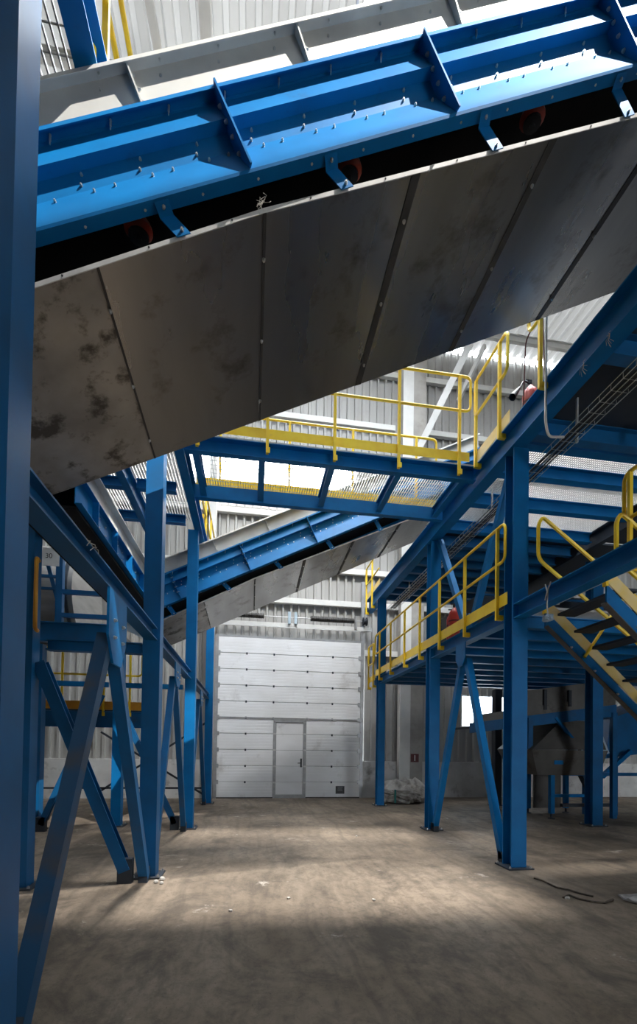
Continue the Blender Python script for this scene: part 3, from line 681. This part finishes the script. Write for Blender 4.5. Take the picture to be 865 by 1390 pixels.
def rail_x(name, label, y, posts, zb, ztop, xs, xe, mid, toe=None, r=.021, group='yellow handrails', close1=True, dy=1):
    t = thing(name, label, 'handrail', ((xs+xe)/2, y, zb), group)
    b = B()
    if close1: b.tube(bent([(xs, y, ztop), (xe, y, ztop), (xe, y, mid), (xs, y, mid)], .1), r)
    else: b.tube([(xs, y, ztop), (xe, y, ztop)], r).tube([(xs, y, mid), (xe, y, mid)], r)
    part('rail', b, 'yellow', t, True)
    for x in posts:
        p = part('post', B().box(x - .02, x + .02, y - .02, y + .02, zb, ztop), 'yellow', t)
        part('post_foot', B().box(x - .02, x + .04, y - .03, y - .02, zb, zb + .08), 'yellow', p)
    if toe: part('toe_board', B().box(xs, xe, y + dy*.022, y + dy*.030, toe[0], toe[1]), 'yellow', t)
    return t
rail_x('handrail', 'front yellow railing of the cross walkway with toe board', 6.52, (-.82, .17, 1.16, 2.15, 3.12), 5.83, 7.38, -1.0, 3.30, 6.84, (6.07, 6.21))
rail_x('handrail', 'rear yellow railing of the cross walkway, seen behind the front one', 7.93, (-.6, .6, 1.75, 2.95), 5.83, 7.36, -1.0, 3.34, 6.75, (6.05, 6.2), dy=-1)
rail_y('handrail', 'yellow railing beside the upper fire extinguisher, on the upper right edge beam', 3.40, (5.86, 6.54), 5.98, 7.36, 5.66, 6.57, 6.8, (6.07, 6.24), 'cream')
rail_y('handrail', 'yellow railing half hidden by the big conveyor at upper right', 3.40, (4.95,), 5.98, 7.42, 3.4, 5.18, 6.86, None, 'cream', close0=False)
rail_y('handrail', 'short yellow railing on the far end of the upper right beam', 3.40, (12.6, 13.25), 5.62, 7.0, 11.9, 13.3, 6.5, (6.07, 6.22), 'cream', close0=False)
rail_y('handrail', 'long yellow railing along the lower right platform', 3.42, (5.92, 6.90, 7.90, 8.88, 9.82, 10.85, 11.82), 3.42, 4.72, 5.72, 12.25, 4.2, (3.59, 3.76), 'yellow')
rail_y('handrail', 'tiny yellow railing return beyond the far right column', 3.42, (12.45, 12.95), 3.3, 4.55, 12.35, 13.0, 4.0, (3.5, 3.66), 'yellow')
rail_y('handrail', 'yellow railing at upper left above the big conveyor', -1.06, (3.2, 4.4, 5.6, 6.5, 9.0, 10.2, 11.4, 12.6), 6.03, 7.2, 2.8, 12.8, 6.65, (6.06, 6.2), 'yellow')
t = thing('post_clamp', 'yellow socket clamp on the upper left edge beam at the top edge', 'clamp', (-1.07, 2.95, 5.95), None)
part('socket', B().lathe([(.03, 0), (.03, .30)], (-1.07, 2.98, 5.78), (0, 0, 1)), 'yellow', t, True); part('lug', B().box(-1.10, -1.06, 2.9, 3.06, 5.86, 6.0), 'yellow', t)

# ------------------------------------------------------------------ stairs on the right
ss = -.87
XB = 7.6
def stair(label, ya, yb, x0, dz, rails, posts, extra):
    st = thing('metal_stair', label, 'stair', (5.5, (ya+yb)/2, 0), 'metal stairs')
    def sz(X, z0): return z0 + dz + ss*(X - 3.85)
    for y in (ya, yb):
        f = -1 if y == min(ya, yb) else 1
        def strip(za, zb, y0, y1, mat, nm):
            vs = []
            for X in (x0, XB):
                for (yy, zz) in ((y0, za), (y1, za), (y1, zb), (y0, zb)): vs.append((X, yy, max(.0, sz(X, zz))))
            return part(nm, B().add(vs, [(0,1,2,3),(7,6,5,4),(0,4,5,1),(1,5,6,2),(2,6,7,3),(3,7,4,0)]), mat, st)
        sg_ = strip(3.26, 3.46, y - .012, y + .012, 'blue', 'stringer')
        strip(3.252, 3.268, y - .012 if f < 0 else y - .07, y + .07 if f < 0 else y + .012, 'greysteel', 'bottom_flange')
        strip(3.475, 3.65, y - .022, y - .012, 'cream', 'toe_board')
        part('end_cap', B().box(x0 - .02, x0 + .012, y - .024, y + .03, sz(x0, 3.44), sz(x0, 3.64)), 'yellow', st)
        for X in (4.25, 4.6, 4.95, 5.3):
            if X > x0: bolt((X, y - .012, sz(X, 3.33)), (0, -1, 0), sg_, 1.6)
    k = 0
    while True:
        X = x0 + .17 + .245*k; z = sz(X, 3.70) - .11; k += 1
        if z < .25: break
        part('tread', B().box(X, X + .26, min(ya, yb) + .014, max(ya, yb) - .014, z - .03, z), 'dark', st)
    for y, xo, tp, md in rails:
        part('hand_rail', B().tube(bent([(XB - .6, y, tp - .70*(XB - .6 - xo - .06)), (xo + .06, y, tp), (xo, y, tp - .1), (xo, y, md), (XB - .6, y, md - .70*(XB - .6 - xo))], .1), .024), 'yellow', st, True)
        for X in posts: part('rail_post', B().tube([(X, y, sz(X, 3.36)), (X + .66, y, tp - .70*(X + .6 - xo))], .021), 'yellow', st, True)
        for a, b in extra: part('rail_post', B().tube([(a[0], y, a[1]), (b[0], y, b[1])], .02), 'yellow', st, True)
    return st
stair('blue and yellow metal stair going down to the right, below the near beam', 4.45, 5.5, 3.87, 0, ((5.46, 3.74, 4.70, 4.13), (4.42, 3.97, 4.24, 3.72)), (4.43, 5.5, 6.6), ())
rail_y('handrail', 'yellow railing on the narrow right landing, beside the head of the stair', 4.14, (4.42, 3.3, 2.2), 3.6, 4.72, 1.4, 4.5, 4.2, (3.62, 3.76), close0=False)

# ------------------------------------------------------------------ cable tray, pipes, extinguishers
ct = thing('cable_tray', 'wire mesh cable tray with dark cables under the upper right beam', 'cable tray', (3.95, 6.5, 5.5))
tx0, tx1, tz = 3.72, 3.93, 5.42
b = B()
for x, z in ((tx0, tz + .07), (tx0, tz), (tx0 + .07, tz), (tx0 + .14, tz), (tx1, tz), (tx1, tz + .07)): b.tube([(x, 1.5, z), (x, 12.2, z)], .005, 5)
y = 1.5
while y < 12.2: b.tube([(tx0, y, tz + .07), (tx0, y, tz), (tx1, y, tz), (tx1, y, tz + .07)], .004, 4); y += .16
part('wire_mesh', b, 'steel', ct)
for k in range(5):
    x = tx0 + .03 + .037*k; pts = [(x + .01*sin(y*1.7 + k), y, tz + .018 + .012*abs(sin(y*1.1 + k*2))) for y in [1.5 + .5*j for j in range(22)]]
    part('cable', B().tube(pts, .011, 6), 'black', ct, True)
for y in (3.0, 5.0, 7.0, 9.0, 11.0): part('hanger', B().box(tx1 + .01, tx1 + .03, y, y + .03, tz, 5.98), 'galv', ct)
single('conduit_pipe', B().tube(bent([(3.414, 4.86, 7.3), (3.414, 4.86, 5.5), (3.48, 4.9, 5.36), (3.72, 4.95, 5.42)], .1), .015), 'galv', 'thin grey conduit pipe running down the upper right edge beam', 'pipe', (3.4, 4.86, 5.4), smooth=True)
def extinguisher(x, y, z, label, h=.48, r=.085, horn=True):
    t = thing('fire_extinguisher', label, 'fire extinguisher', (x, y, z), 'red fire extinguishers')
    part('cylinder', B().lathe([(r*.9, 0), (r, .02), (r, h*.82), (r*.85, h*.92), (r*.45, h), (r*.3, h*1.04)], (x, y, z)), 'red', t, True)
    part('valve', B().lathe([(.02, 0), (.025, .03), (.025, .07)], (x, y, z + h*1.04)).box(x - .07, x + .02, y - .012, y + .012, z + h*1.04 + .06, z + h*1.04 + .08), 'black', t)
    if horn:
        hs = part('hose', B().tube(bent([(x, y, z + h*1.08), (x - .12, y - .04, z + h*1.1), (x - .2, y - .06, z + h*.85)], .08), .012), 'black', t, True)
        part('horn', B().lathe([(.018, 0), (.026, .05), (.05, .2), (.045, .2), (.02, .06)], (x - .2, y - .06, z + h*.87), (-.55, -.1, -.75)), 'black', hs, True)
    part('band', B().lathe([(r*1.03, 0), (r*1.03, .03)], (x, y, z + h*.6)), 'darkred', t, True)
extinguisher(3.78, 5.72, 6.05, 'red fire extinguisher with black horn behind the upper right beam', .60, .10)
extinguisher(3.78, 8.05, 3.62, 'front red extinguisher behind the lower yellow railing', .62, .10, False)
extinguisher(3.86, 8.32, 3.62, 'rear red extinguisher partly hidden behind the front one on the lower platform', .60, .10, False)
single('wire_hoop', B().tube(bent([(3.50, 5.45, 6.06), (3.50, 5.4, 7.0), (3.50, 5.05, 7.05), (3.50, 5.0, 6.06)], .1), .009), 'darkred', 'thin dark red hoop beside the upper fire extinguisher', 'hoop', (3.5, 5.2, 6.2), smooth=True)

# ------------------------------------------------------------------ machines at the right rear
hp = thing('hopper', 'dark grey steel hopper on blue legs right of the front column', 'hopper', (7.0, 9.9, 0))
def frustum(x0, x1, y0, y1, z0, X0, X1, YA, YB, z1, t=.012):
    vs = [(x0,y0,z0),(x1,y0,z0),(x1,y1,z0),(x0,y1,z0),(X0,YA,z1),(X1,YA,z1),(X1,YB,z1),(X0,YB,z1)]
    return B().add(vs, [(0,1,5,4),(1,2,6,5),(2,3,7,6),(3,0,4,7),(0,3,2,1)])
part('bin', frustum(6.52, 8.1, 9.5, 10.6, 1.02, 6.28, 8.2, 9.35, 10.8, 1.6), 'greysteel', hp)
part('chute', B().add([(6.28, 9.35, 1.6), (6.28, 10.8, 1.6), (7.3, 10.9, 2.35), (7.3, 9.75, 2.3), (8.2, 9.4, 1.62), (8.2, 9.75, 2.3)], [(0,1,2,3), (0,3,5,4)]), 'greysteel', hp)
part('label_plate', B().box(6.88, 7.1, 9.40, 9.42, 1.27, 1.36), 'blue', hp)
for x, y in ((6.95, 9.6), (6.95, 10.5), (8.0, 9.6), (8.0, 10.5)):
    lg = part('leg', B().box(x - .05, x + .05, y - .05, y + .05, .12, 1.05), 'blue', hp)
    part('foot', B().lathe([(.08, 0), (.08, .02), (.025, .03), (.025, .12)], (x, y, 0)), 'dark', lg)
part('leg_rail', B().box(6.95, 8.0, 9.56, 9.64, .5, .57), 'blue', hp)
part('back_panel', B().box(7.15, 7.9, 10.55, 10.6, .12, 1.0), 'greysteel', hp)
mc = thing('belt_conveyor', 'low grey and blue conveyor above the hopper at right rear', 'conveyor', (6.6, 10.0, 2.3), 'machines at the right rear')
part('side_frame', B().poly([(4.9, 9.55, 1.95), (8.6, 9.55, 2.42), (8.6, 9.55, 2.70), (4.9, 9.55, 2.18)], (0, .05, 0)), 'bluedust', mc)
part('lower_cover', B().poly([(5.0, 9.58, 2.19), (8.6, 9.58, 2.70), (8.6, 9.58, 2.93), (5.0, 9.58, 2.36)], (0, .03, 0)), 'greysteel', mc)
part('upper_cover', B().poly([(6.2, 9.62, 2.55), (8.6, 9.62, 2.93), (8.6, 9.62, 3.3), (6.2, 9.62, 2.95)], (0, .03, 0)), 'greysteel', mc)
part('bed', B().poly([(4.9, 9.6, 2.05), (8.6, 9.6, 2.5), (8.6, 10.6, 2.5), (4.9, 10.6, 2.05)], (0, 0, .05)), 'dark', mc)
for x in (6.72, 7.35): part('cover_rib', B().box(x, x + .07, 9.55, 9.62, 2.45 + (x-6.2)*.15, 3.0), 'dark', mc)
for x in (6.35, 8.52): part('support_leg', B().box(x - .06, x + .06, 9.5, 9.6, 0 if x > 8 else 1.6, 2.3 + (x - 6)*.08), 'bluedust', mc)
part('strut', B().bar((7.0, 9.55, 2.35), (7.6, 9.55, 1.7), .06, .06, (0, 1, 0)), 'blue', mc)
bp = thing('marked_panel', 'tilted pale blue panel with dark markings on a machine at the right edge', 'panel', (8.4, 10.2, 1.2))  # panel of a machine, with stand-in dark marks
def pan_pt(u, v): return (7.75 + 1.15*u - .15*v, 10.1, 1.12 + .42*u + .78*v)
part('sheet', B().poly([pan_pt(0, 0), pan_pt(1, 0), pan_pt(.86, 1), pan_pt(0, 1)], (0, .02, 0)), 'bluewhite', bp)
b = B()
for v in (.22, .38):
    for u in (.06, .18, .30, .42, .68, .78):
        b.poly([pan_pt(u, v), pan_pt(u + .07, v), pan_pt(u + .07, v + .09), pan_pt(u, v + .09)], (0, -.004, 0))
b2 = B()
for k in range(5):
    u = .08 + .085*k; b2.poly([pan_pt(u, .56), pan_pt(u + .025, .56), pan_pt(u + .065, .80), pan_pt(u + .04, .80)], (0, -.004, 0))
part('marking', b, 'black', bp); part('lettering', b2, 'black', bp)
part('rear_post', B().box(8.3, 8.4, 10.2, 10.3, 0, 2.3), 'bluedust', bp)
ml = thing('machine_frame', 'dark blue machine frame with diagonal struts at the right edge', 'machine', (8.9, 10.5, 0))  # open machine frame at the right edge
part('cross_member', B().box(7.5, 9.6, 9.9, 10.0, .98, 1.06), 'bluedust', ml)
part('strut', B().bar((8.6, 10.0, .95), (9.4, 10.0, 1.6), .1, .1, (0, 1, 0)), 'blue', ml)
part('strut', B().bar((7.7, 10.0, 1.5), (8.4, 10.0, .3), .07, .07, (0, 1, 0)), 'dark', ml)
part('chute', B().poly([(8.9, 10.2, 1.4), (10.4, 10.2, 1.6), (10.4, 10.2, 2.9), (9.0, 10.2, 2.4)], (0, 1.2, 0)), 'bluedust', ml)
part('post', B().box(8.95, 9.05, 10.0, 10.1, 0, 1.5), 'bluedust', ml)
part('lower_rail', B().box(7.5, 9.0, 9.95, 10.05, .22, .3), 'dark', ml)

# ------------------------------------------------------------------ machine at the left rear
dr = thing('screening_drum', 'pale steel screening machine behind the left columns, square plate on it', 'machine', (-4.3, 10.2, 3.83))
part('drum', B().lathe([(.95, 0), (.95, 2.6)], (-6.2, 10.6, 4.75), (1, 0, 0), 24), 'brightsteel', dr, True)
part('rib', B().lathe([(.99, 0), (.99, .06)], (-4.6, 10.6, 4.75), (1, 0, 0), 24), 'dark', dr, True)
part('rib', B().lathe([(.99, 0), (.99, .06)], (-3.75, 10.6, 4.75), (1, 0, 0), 24), 'dark', dr, True)
fr = part('frame_post', B().box(-3.72, -3.6, 9.2, 9.32, 3.83, 5.3), 'bluedust', dr)
part('frame_rail', B().box(-3.6, -2.4, 9.2, 9.28, 4.45, 4.53).box(-3.6, -2.4, 9.2, 9.28, 4.0, 4.08).box(-5.2, -3.72, 9.22, 9.28, 4.75, 4.80).box(-5.2, -3.72, 9.22, 9.28, 4.52, 4.56), 'bluedust', dr)
part('frame_strut', B().bar((-3.95, 9.26, 5.25), (-3.66, 9.26, 4.2), .07, .05, (0, 1, 0)), 'bluedust', dr)
part('bed', B().box(-5.6, -2.7, 9.2, 11.5, 3.83, 3.9), 'greysteel', dr)
nt_ = thing('number_plate', 'white plate with the number 30 beside the left edge column', 'sign', (-3.85, 9.18, 5.0))
part('plate', B().box(-3.98, -3.66, 9.18, 9.2, 4.96, 5.30), 'signwhite', nt_)
def text(txt, size, loc, rot, mat, parent, name):
    cu = bpy.data.curves.new(name, 'FONT'); cu.body = txt; cu.size = size; cu.extrude = .001; cu.align_x = 'CENTER'; cu.align_y = 'CENTER'
    to = bpy.data.objects.new(name, cu); C.objects.link(to); dg = bpy.context.evaluated_depsgraph_get(); dg.update()
    me = bpy.data.meshes.new_from_object(to.evaluated_get(dg)); C.objects.unlink(to); bpy.data.objects.remove(to)
    me.materials.clear(); me.materials.append(M[mat]); o = bpy.data.objects.new(name, me); link(o, parent); o.location = V(loc) - ORG[parent.name]; o.rotation_euler = rot; return o
text('30', .13, (-3.84, 9.178, 5.14), (pi/2, 0, 0), 'black', nt_, 'digits')
lp = thing('service_platform', 'small platform with orange toe board at the left rear behind the A-brace', 'platform', (-3.5, 10.9, 1.95))
part('edge_beam', B().channel((-5.6, 10.5, 2.13), (-2.3, 10.5, 2.13), .1, .36, .012), 'bluedust', lp)
part('deck', B().box(-5.6, -2.3, 10.5, 11.6, 2.30, 2.34), 'dark', lp)
part('toe_board', B().box(-5.6, -2.35, 10.46, 10.475, 2.34, 2.52), 'orange', lp)
part('side_toe_board', B().box(-2.35, -2.34, 10.46, 11.6, 2.34, 2.50), 'orange', lp)
part('support_leg', B().box(-5.0, -4.9, 10.5, 10.6, 0, 1.95).box(-2.5, -2.4, 11.4, 11.5, 0, 1.95), 'bluedust', lp)
rail_x('handrail', 'orange yellow railing on the small left rear platform', 10.47, (-4.85, -4.05, -3.2, -2.65), 2.2, 3.66, -5.4, -2.4, 3.1)
t = rail_y('handrail', 'yellow side railing at the right end of the small left rear platform', -2.32, (10.75, 11.45), 2.2, 3.66, 10.6, 11.6, 3.05)

# ------------------------------------------------------------------ sacks, rags, litter
def blob(cx, cy, rx, ry, rz, seed, sag=.0, n=3):
    rnd = random.Random(seed); bm = bmesh.new(); bmesh.ops.create_icosphere(bm, subdivisions=5, radius=1)
    ph = [(rnd.uniform(2, 4+k), rnd.uniform(2, 4+k), rnd.uniform(2, 4+k), rnd.uniform(0, 6)) for k in range(9)]
    vs = []
    for v in bm.verts:
        x, y, z = v.co; d = 1
        for k, (a, b_, c, p) in enumerate(ph):
            w = sin(a*x + b_*y + c*z + p); d += (.05 if k < 4 else .06)*(1 - 2*abs(w) if k % 2 else w)
        sx = math.copysign(abs(x)**.75, x); sy = math.copysign(abs(y)**.75, y); sz_ = math.copysign(abs(z)**.7, z)
        zz = rz*(1 + sz_*d) * (1 - sag*abs(x)**2*(z > 0))
        vs.append((cx + rx*sx*d, cy + ry*sy*d, max(.004, zz)))
    fs = [tuple(w.index for w in f.verts) for f in bm.faces]; bm.free()
    return B().add(vs, fs)
s1 = thing('woven_sack', 'lower bulging grey woven sack on the floor behind the far right column', 'sack', (4.35, 12.55, 0), 'sacks by the door')
part('bag', blob(4.38, 12.6, .52, .36, .19, 3), 'sack', s1, True)
part('strap', B().box(4.02, 4.07, 12.23, 12.245, .04, .42), 'teal', s1)
def drape(cx, cy, rx, ry, z0, seed):
    rnd = random.Random(seed); n = 46; vs = []; fs = []
    for j in range(n):
        for i in range(n):
            u, v = 2*i/(n-1) - 1, 2*j/(n-1) - 1
            r = min(1, sqrt(u*u*.9 + v*v*.8)); z = z0*(1 - r**4*.62 + .15*(1 - abs(sin(3.2*u - 4*v + sin(4*u)))) - .12*abs(sin(5*v + 2.3*u + seed + sin(3*u)*1.3)) + .06*sin(11*v - 6*u))
            vs.append((cx + rx*u*(1 + .06*sin(5*v)), cy + ry*v*(1 + .06*sin(4*u)), max(.03, z)))
    m = len(vs); vs += [(x, y, max(.01, z - .09)) for x, y, z in vs]
    for j in range(n-1):
        for i in range(n-1):
            q = j*n+i; fs += [(q, q+1, q+n+1, q+n), (m+q, m+q+n, m+q+n+1, m+q+1)]
    for i in range(n-1):
        for (a, c) in ((i, i+1), (n*(n-1)+i+1, n*(n-1)+i), ((i+1)*n, i*n), (i*n+n-1, (i+1)*n+n-1)): fs.append((a, m+a, m+c, c))
    return B().add(vs, fs)
single('woven_sack', drape(4.55, 12.95, .78, .42, .62, 2), 'sackpale', 'upper folded pale woven sack lying on the bulging one by the door', 'sack', (4.55, 12.95, .3), 'sacks by the door', True)
single('woven_sack', blob(3.86, 12.75, .2, .26, .21, 9), 'sackpale', 'small pale sack end peeking out left of the far right column', 'sack', (3.86, 12.75, 0), 'sacks by the door', True)
def ribbon(pts, w, name, mat, label, cat, r=None):
    return single(name, B().tube(pts, w, 5), mat, label, cat, pts[0], None, True)
ribbon([(3.50, 5.15, .012), (3.52, 5.0, .02), (3.53, 4.78, .012), (3.60, 4.66, .018), (3.64, 4.56, .014), (3.72, 4.44, .012)], .010, 'twig', 'wood', 'longer dark twig on the floor right of the front column base', 'twig')
ribbon([(3.36, 4.44, .012), (3.47, 4.5, .018), (3.50, 4.38, .012), (3.56, 4.27, .02), (3.68, 4.24, .014), (3.86, 4.33, .012)], .011, 'twig', 'wood', 'shorter crooked dark twig with a white scrap at its end', 'twig')
def scrap(x, y, s, seed, label):
    r = random.Random(seed); vs = []
    n = 7
    top = [(x + s*cos(2*pi*k/n)*r.uniform(.5, 1.1), y + s*sin(2*pi*k/n)*r.uniform(.5, 1.1), .012 + s*r.uniform(.0, .35)) for k in range(n)]
    b = B().add(top + [(p[0], p[1], .001) for p in top] + [(x, y, .012 + s*.3), (x, y, .001)], [(k, (k+1) % n, n+(k+1) % n, n+k) for k in range(n)] + [(k, 2*n, (k+1) % n) for k in range(n)] + [(n+k, n+(k+1) % n, 2*n+1) for k in range(n)])
    single('paper_scrap', b, 'paper', label, 'scrap', (x, y, 0), 'scraps on the floor')
scrap(3.40, 4.43, .035, 1, 'white scrap at the left end of the crooked twig')
scrap(.42, 4.75, .022, 2, 'white scrap on the bare floor in the lower middle')
scrap(-.16, 4.45, .024, 3, 'white scrap on the dark floor at lower left')
scrap(1.3, 4.6, .026, 4, 'white scrap right of the lower middle of the floor')
scrap(1.9, 7.9, .02, 5, 'tiny pale scrap on the floor in front of the middle right column')
b = drape(4.35, 4.22, .36, .2, .07, 5)
single('cloth_rag', b, 'rag', 'grey crumpled rag lying at the right edge of the floor', 'rag', (4.35, 4.22, 0), None, True)
for k, (x, y, s) in enumerate(((-1.05, 5.45, .03), (-.98, 5.4, .025), (-1.0, 5.55, .035))):
    single('stone', B().lathe([(s*.7, 0), (s, s*.4), (s*.8, s), (s*.3, s*1.3)], (x, y, 0), (0, 0, 1), 7), 'conc', ('largest', 'smallest', 'middle-sized')[(2, 1, 0)[k]] + ' pebble beside the left aisle column foot', 'pebble', (x, y, 0), 'pebbles at the column foot')
# rope tied round the near lower beam
rp = thing('rope_tie', 'frayed grey rope tied round the near right beam above the stair head', 'rope', (3.46, 4.86, 3.45))
part('loop', B().tube([(3.465, 4.82, 3.58), (3.455, 4.86, 3.50), (3.44, 4.84, 3.40), (3.45, 4.87, 3.34), (3.46, 4.86, 3.18)], .009, 5), 'fibre', rp, True)
part('loop', B().tube([(3.465, 4.92, 3.58), (3.455, 4.87, 3.48), (3.44, 4.89, 3.38)], .008, 5), 'fibre', rp, True)
part('tuft', blob(3.46, 4.86, .05, .06, .04, 21).__class__().add([(p[0], p[1], p[2] + 3.12) for p in blob(3.46, 4.86, .05, .06, .04, 21).v], blob(3.46, 4.86, .05, .06, .04, 21).f), 'bluewhite', rp, True)
tf = B(); rr = random.Random(4)
for k in range(14):
    a = V((.02, 2.868, lipz(.02) + .03)); p = a + V((rr.uniform(-.05, .06), rr.uniform(-.03, 0), rr.uniform(-.10, .04)))
    tf.tube([a, (a + p)/2 + V((rr.uniform(-.03, .03), -.01, rr.uniform(-.02, .03))), p], .0013, 4)
single('fibre_tuft', tf, 'fibre', 'tuft of pale fibres caught on the lip of the big conveyor pan', 'fibre tuft', (.02, 2.868, lipz(.02)), 'caught fibres')
tf = B()
for k in range(8):
    a = V((-1.125, 3.25 + .05*k*.4, 2.99)); p = a + V((.01, rr.uniform(-.06, .1), rr.uniform(-.09, .01)))
    tf.tube([a, (a+p)/2 + V((.01, .02, .01)), p], .0025, 4)
single('fibre_tuft', tf, 'fibre', 'tuft of pale fibres caught on the low left beam', 'fibre tuft', (-1.125, 3.25, 2.95), 'caught fibres')
tf = B()
for (y, z) in ((3.9, 5.70), (4.25, 5.70), (12.1, 5.70)):
    for k in range(7):
        a = V((3.425, y, z)); p = a + V((-.005, rr.uniform(-.06, .06), rr.uniform(-.16, .02))); tf.tube([a, (a+p)/2 + V((-.008, .02, 0)), p], .0018, 4)
single('fibre_tuft', tf, 'fibre', 'pale fibre strands hanging from the upper right edge beam', 'fibre tuft', (3.42, 4, 5.7), 'caught fibres')

# ------------------------------------------------------------------ camera
F = 613.0; PXc = 432.5; PYc = 1002.909
yaw, pitch, roll = radians(8.56697543675494), .017, .0144
f = V((sin(yaw)*cos(pitch), cos(yaw)*cos(pitch), sin(pitch))); r0 = V((cos(yaw), -sin(yaw), 0)); u0 = r0.cross(f)
r = r0*cos(roll) + u0*sin(roll); u = u0*cos(roll) - r0*sin(roll)
cam = bpy.data.cameras.new('camera'); co = bpy.data.objects.new('camera', cam); C.objects.link(co)
co.matrix_world = Matrix(((r.x, u.x, -f.x, 0), (r.y, u.y, -f.y, 0), (r.z, u.z, -f.z, 1.6), (0, 0, 0, 1)))
cam.sensor_fit = 'VERTICAL'; cam.sensor_height = 24.0; cam.lens = 24.0*F/1390
cam.shift_x = 0.0; cam.shift_y = (PYc - 695)/1390
cam.clip_start = .05; cam.clip_end = 200
S.camera = co

# ------------------------------------------------------------------ light
w = bpy.data.worlds.new('sky'); S.world = w; w.use_nodes = True
bg = w.node_tree.nodes['Background']; bg.inputs[0].default_value = (.86, .93, 1.0, 1); bg.inputs[1].default_value = 5.5
sun = bpy.data.lights.new('sun', 'SUN'); so = bpy.data.objects.new('sun', sun); C.objects.link(so)
sun.energy = 2.7; sun.angle = radians(7.0); sun.color = (1.0, .96, .90)
d = V((-.06, -.08, -1.0)); so.rotation_mode = 'QUATERNION'; so.rotation_quaternion = V((0, 0, -1)).rotation_difference(d)
LP = V((5.4, -1.1, 14.3))
def spot(name, loc, aim, energy, deg, blend, soft, col):
    sp = bpy.data.lights.new(name, 'SPOT'); o = bpy.data.objects.new(name, sp); C.objects.link(o)
    sp.energy = energy; sp.spot_size = radians(deg); sp.spot_blend = blend; sp.shadow_soft_size = soft; sp.color = col
    o.location = loc; o.rotation_mode = 'QUATERNION'; o.rotation_quaternion = V((0, 0, -1)).rotation_difference(V(aim) - V(loc)); return o
spot('conveyor_fill_spot', LP, (1.75, 2.85, 6.2), 9000, 27, .06, .02, (1.0, .97, .92))  # added spot, stands in for a local beam on the conveyor frame
fl = thing('added_spotlight', 'added spotlight under the roof behind the camera, lighting the near conveyor', 'added lamp', LP)  # unseen fixture added for the conveyor spot
part('housing', B().lathe([(.22, .12), (.24, .2), (.24, .42), (.12, .55)], LP, V((.374, -.393, .841)), 16), 'dark', fl)
A_, B_ = LP.lerp(V((-2.5, 2.80, 3.95)), .12), LP.lerp(V((4.6, 2.80, 7.35)), .12)
part('beam_blocker', B().poly([A_, B_, B_ + V((0, -.35, -.45)), A_ + V((0, -.35, -.45))], (.0, -.008, .004)), 'dark', fl)  # added plate that blocks the beam below the conveyor frame
part('bracket', B().bar(LP + V((.2, -.2, .5)), (5.6, -1.3, 15.0), .05, .05), 'dark', fl)
spot('door_fill_spot', (1.6, 7.6, 13.6), (1.2, 13.9, 2.6), 1100, 62, .6, .25, (1.0, .98, .95))  # added spot that brightens the white door
fl2 = thing('added_spotlight', 'small added spotlight under the roof above the cross walkway, aimed at the white door', 'added lamp', (1.6, 7.6, 13.6))  # unseen fixture added for the door spot
part('housing', B().lathe([(.14, .1), (.16, .16), (.16, .34), (.08, .45)], (1.6, 7.6, 13.6), V((.04, -.5, .86)), 16), 'dark', fl2)
part('bracket', B().bar((1.61, 7.42, 13.95), (1.6, 7.36, 14.75), .04, .04, (0, 1, 0)), 'dark', fl2)
S.view_settings.view_transform = 'Standard'; S.view_settings.look = 'None'; S.view_settings.gamma = 1.0; S.view_settings.use_curve_mapping = False
S.view_settings.exposure = 1.25
S.cycles.max_bounces = 8; S.cycles.diffuse_bounces = 5; S.cycles.glossy_bounces = 4
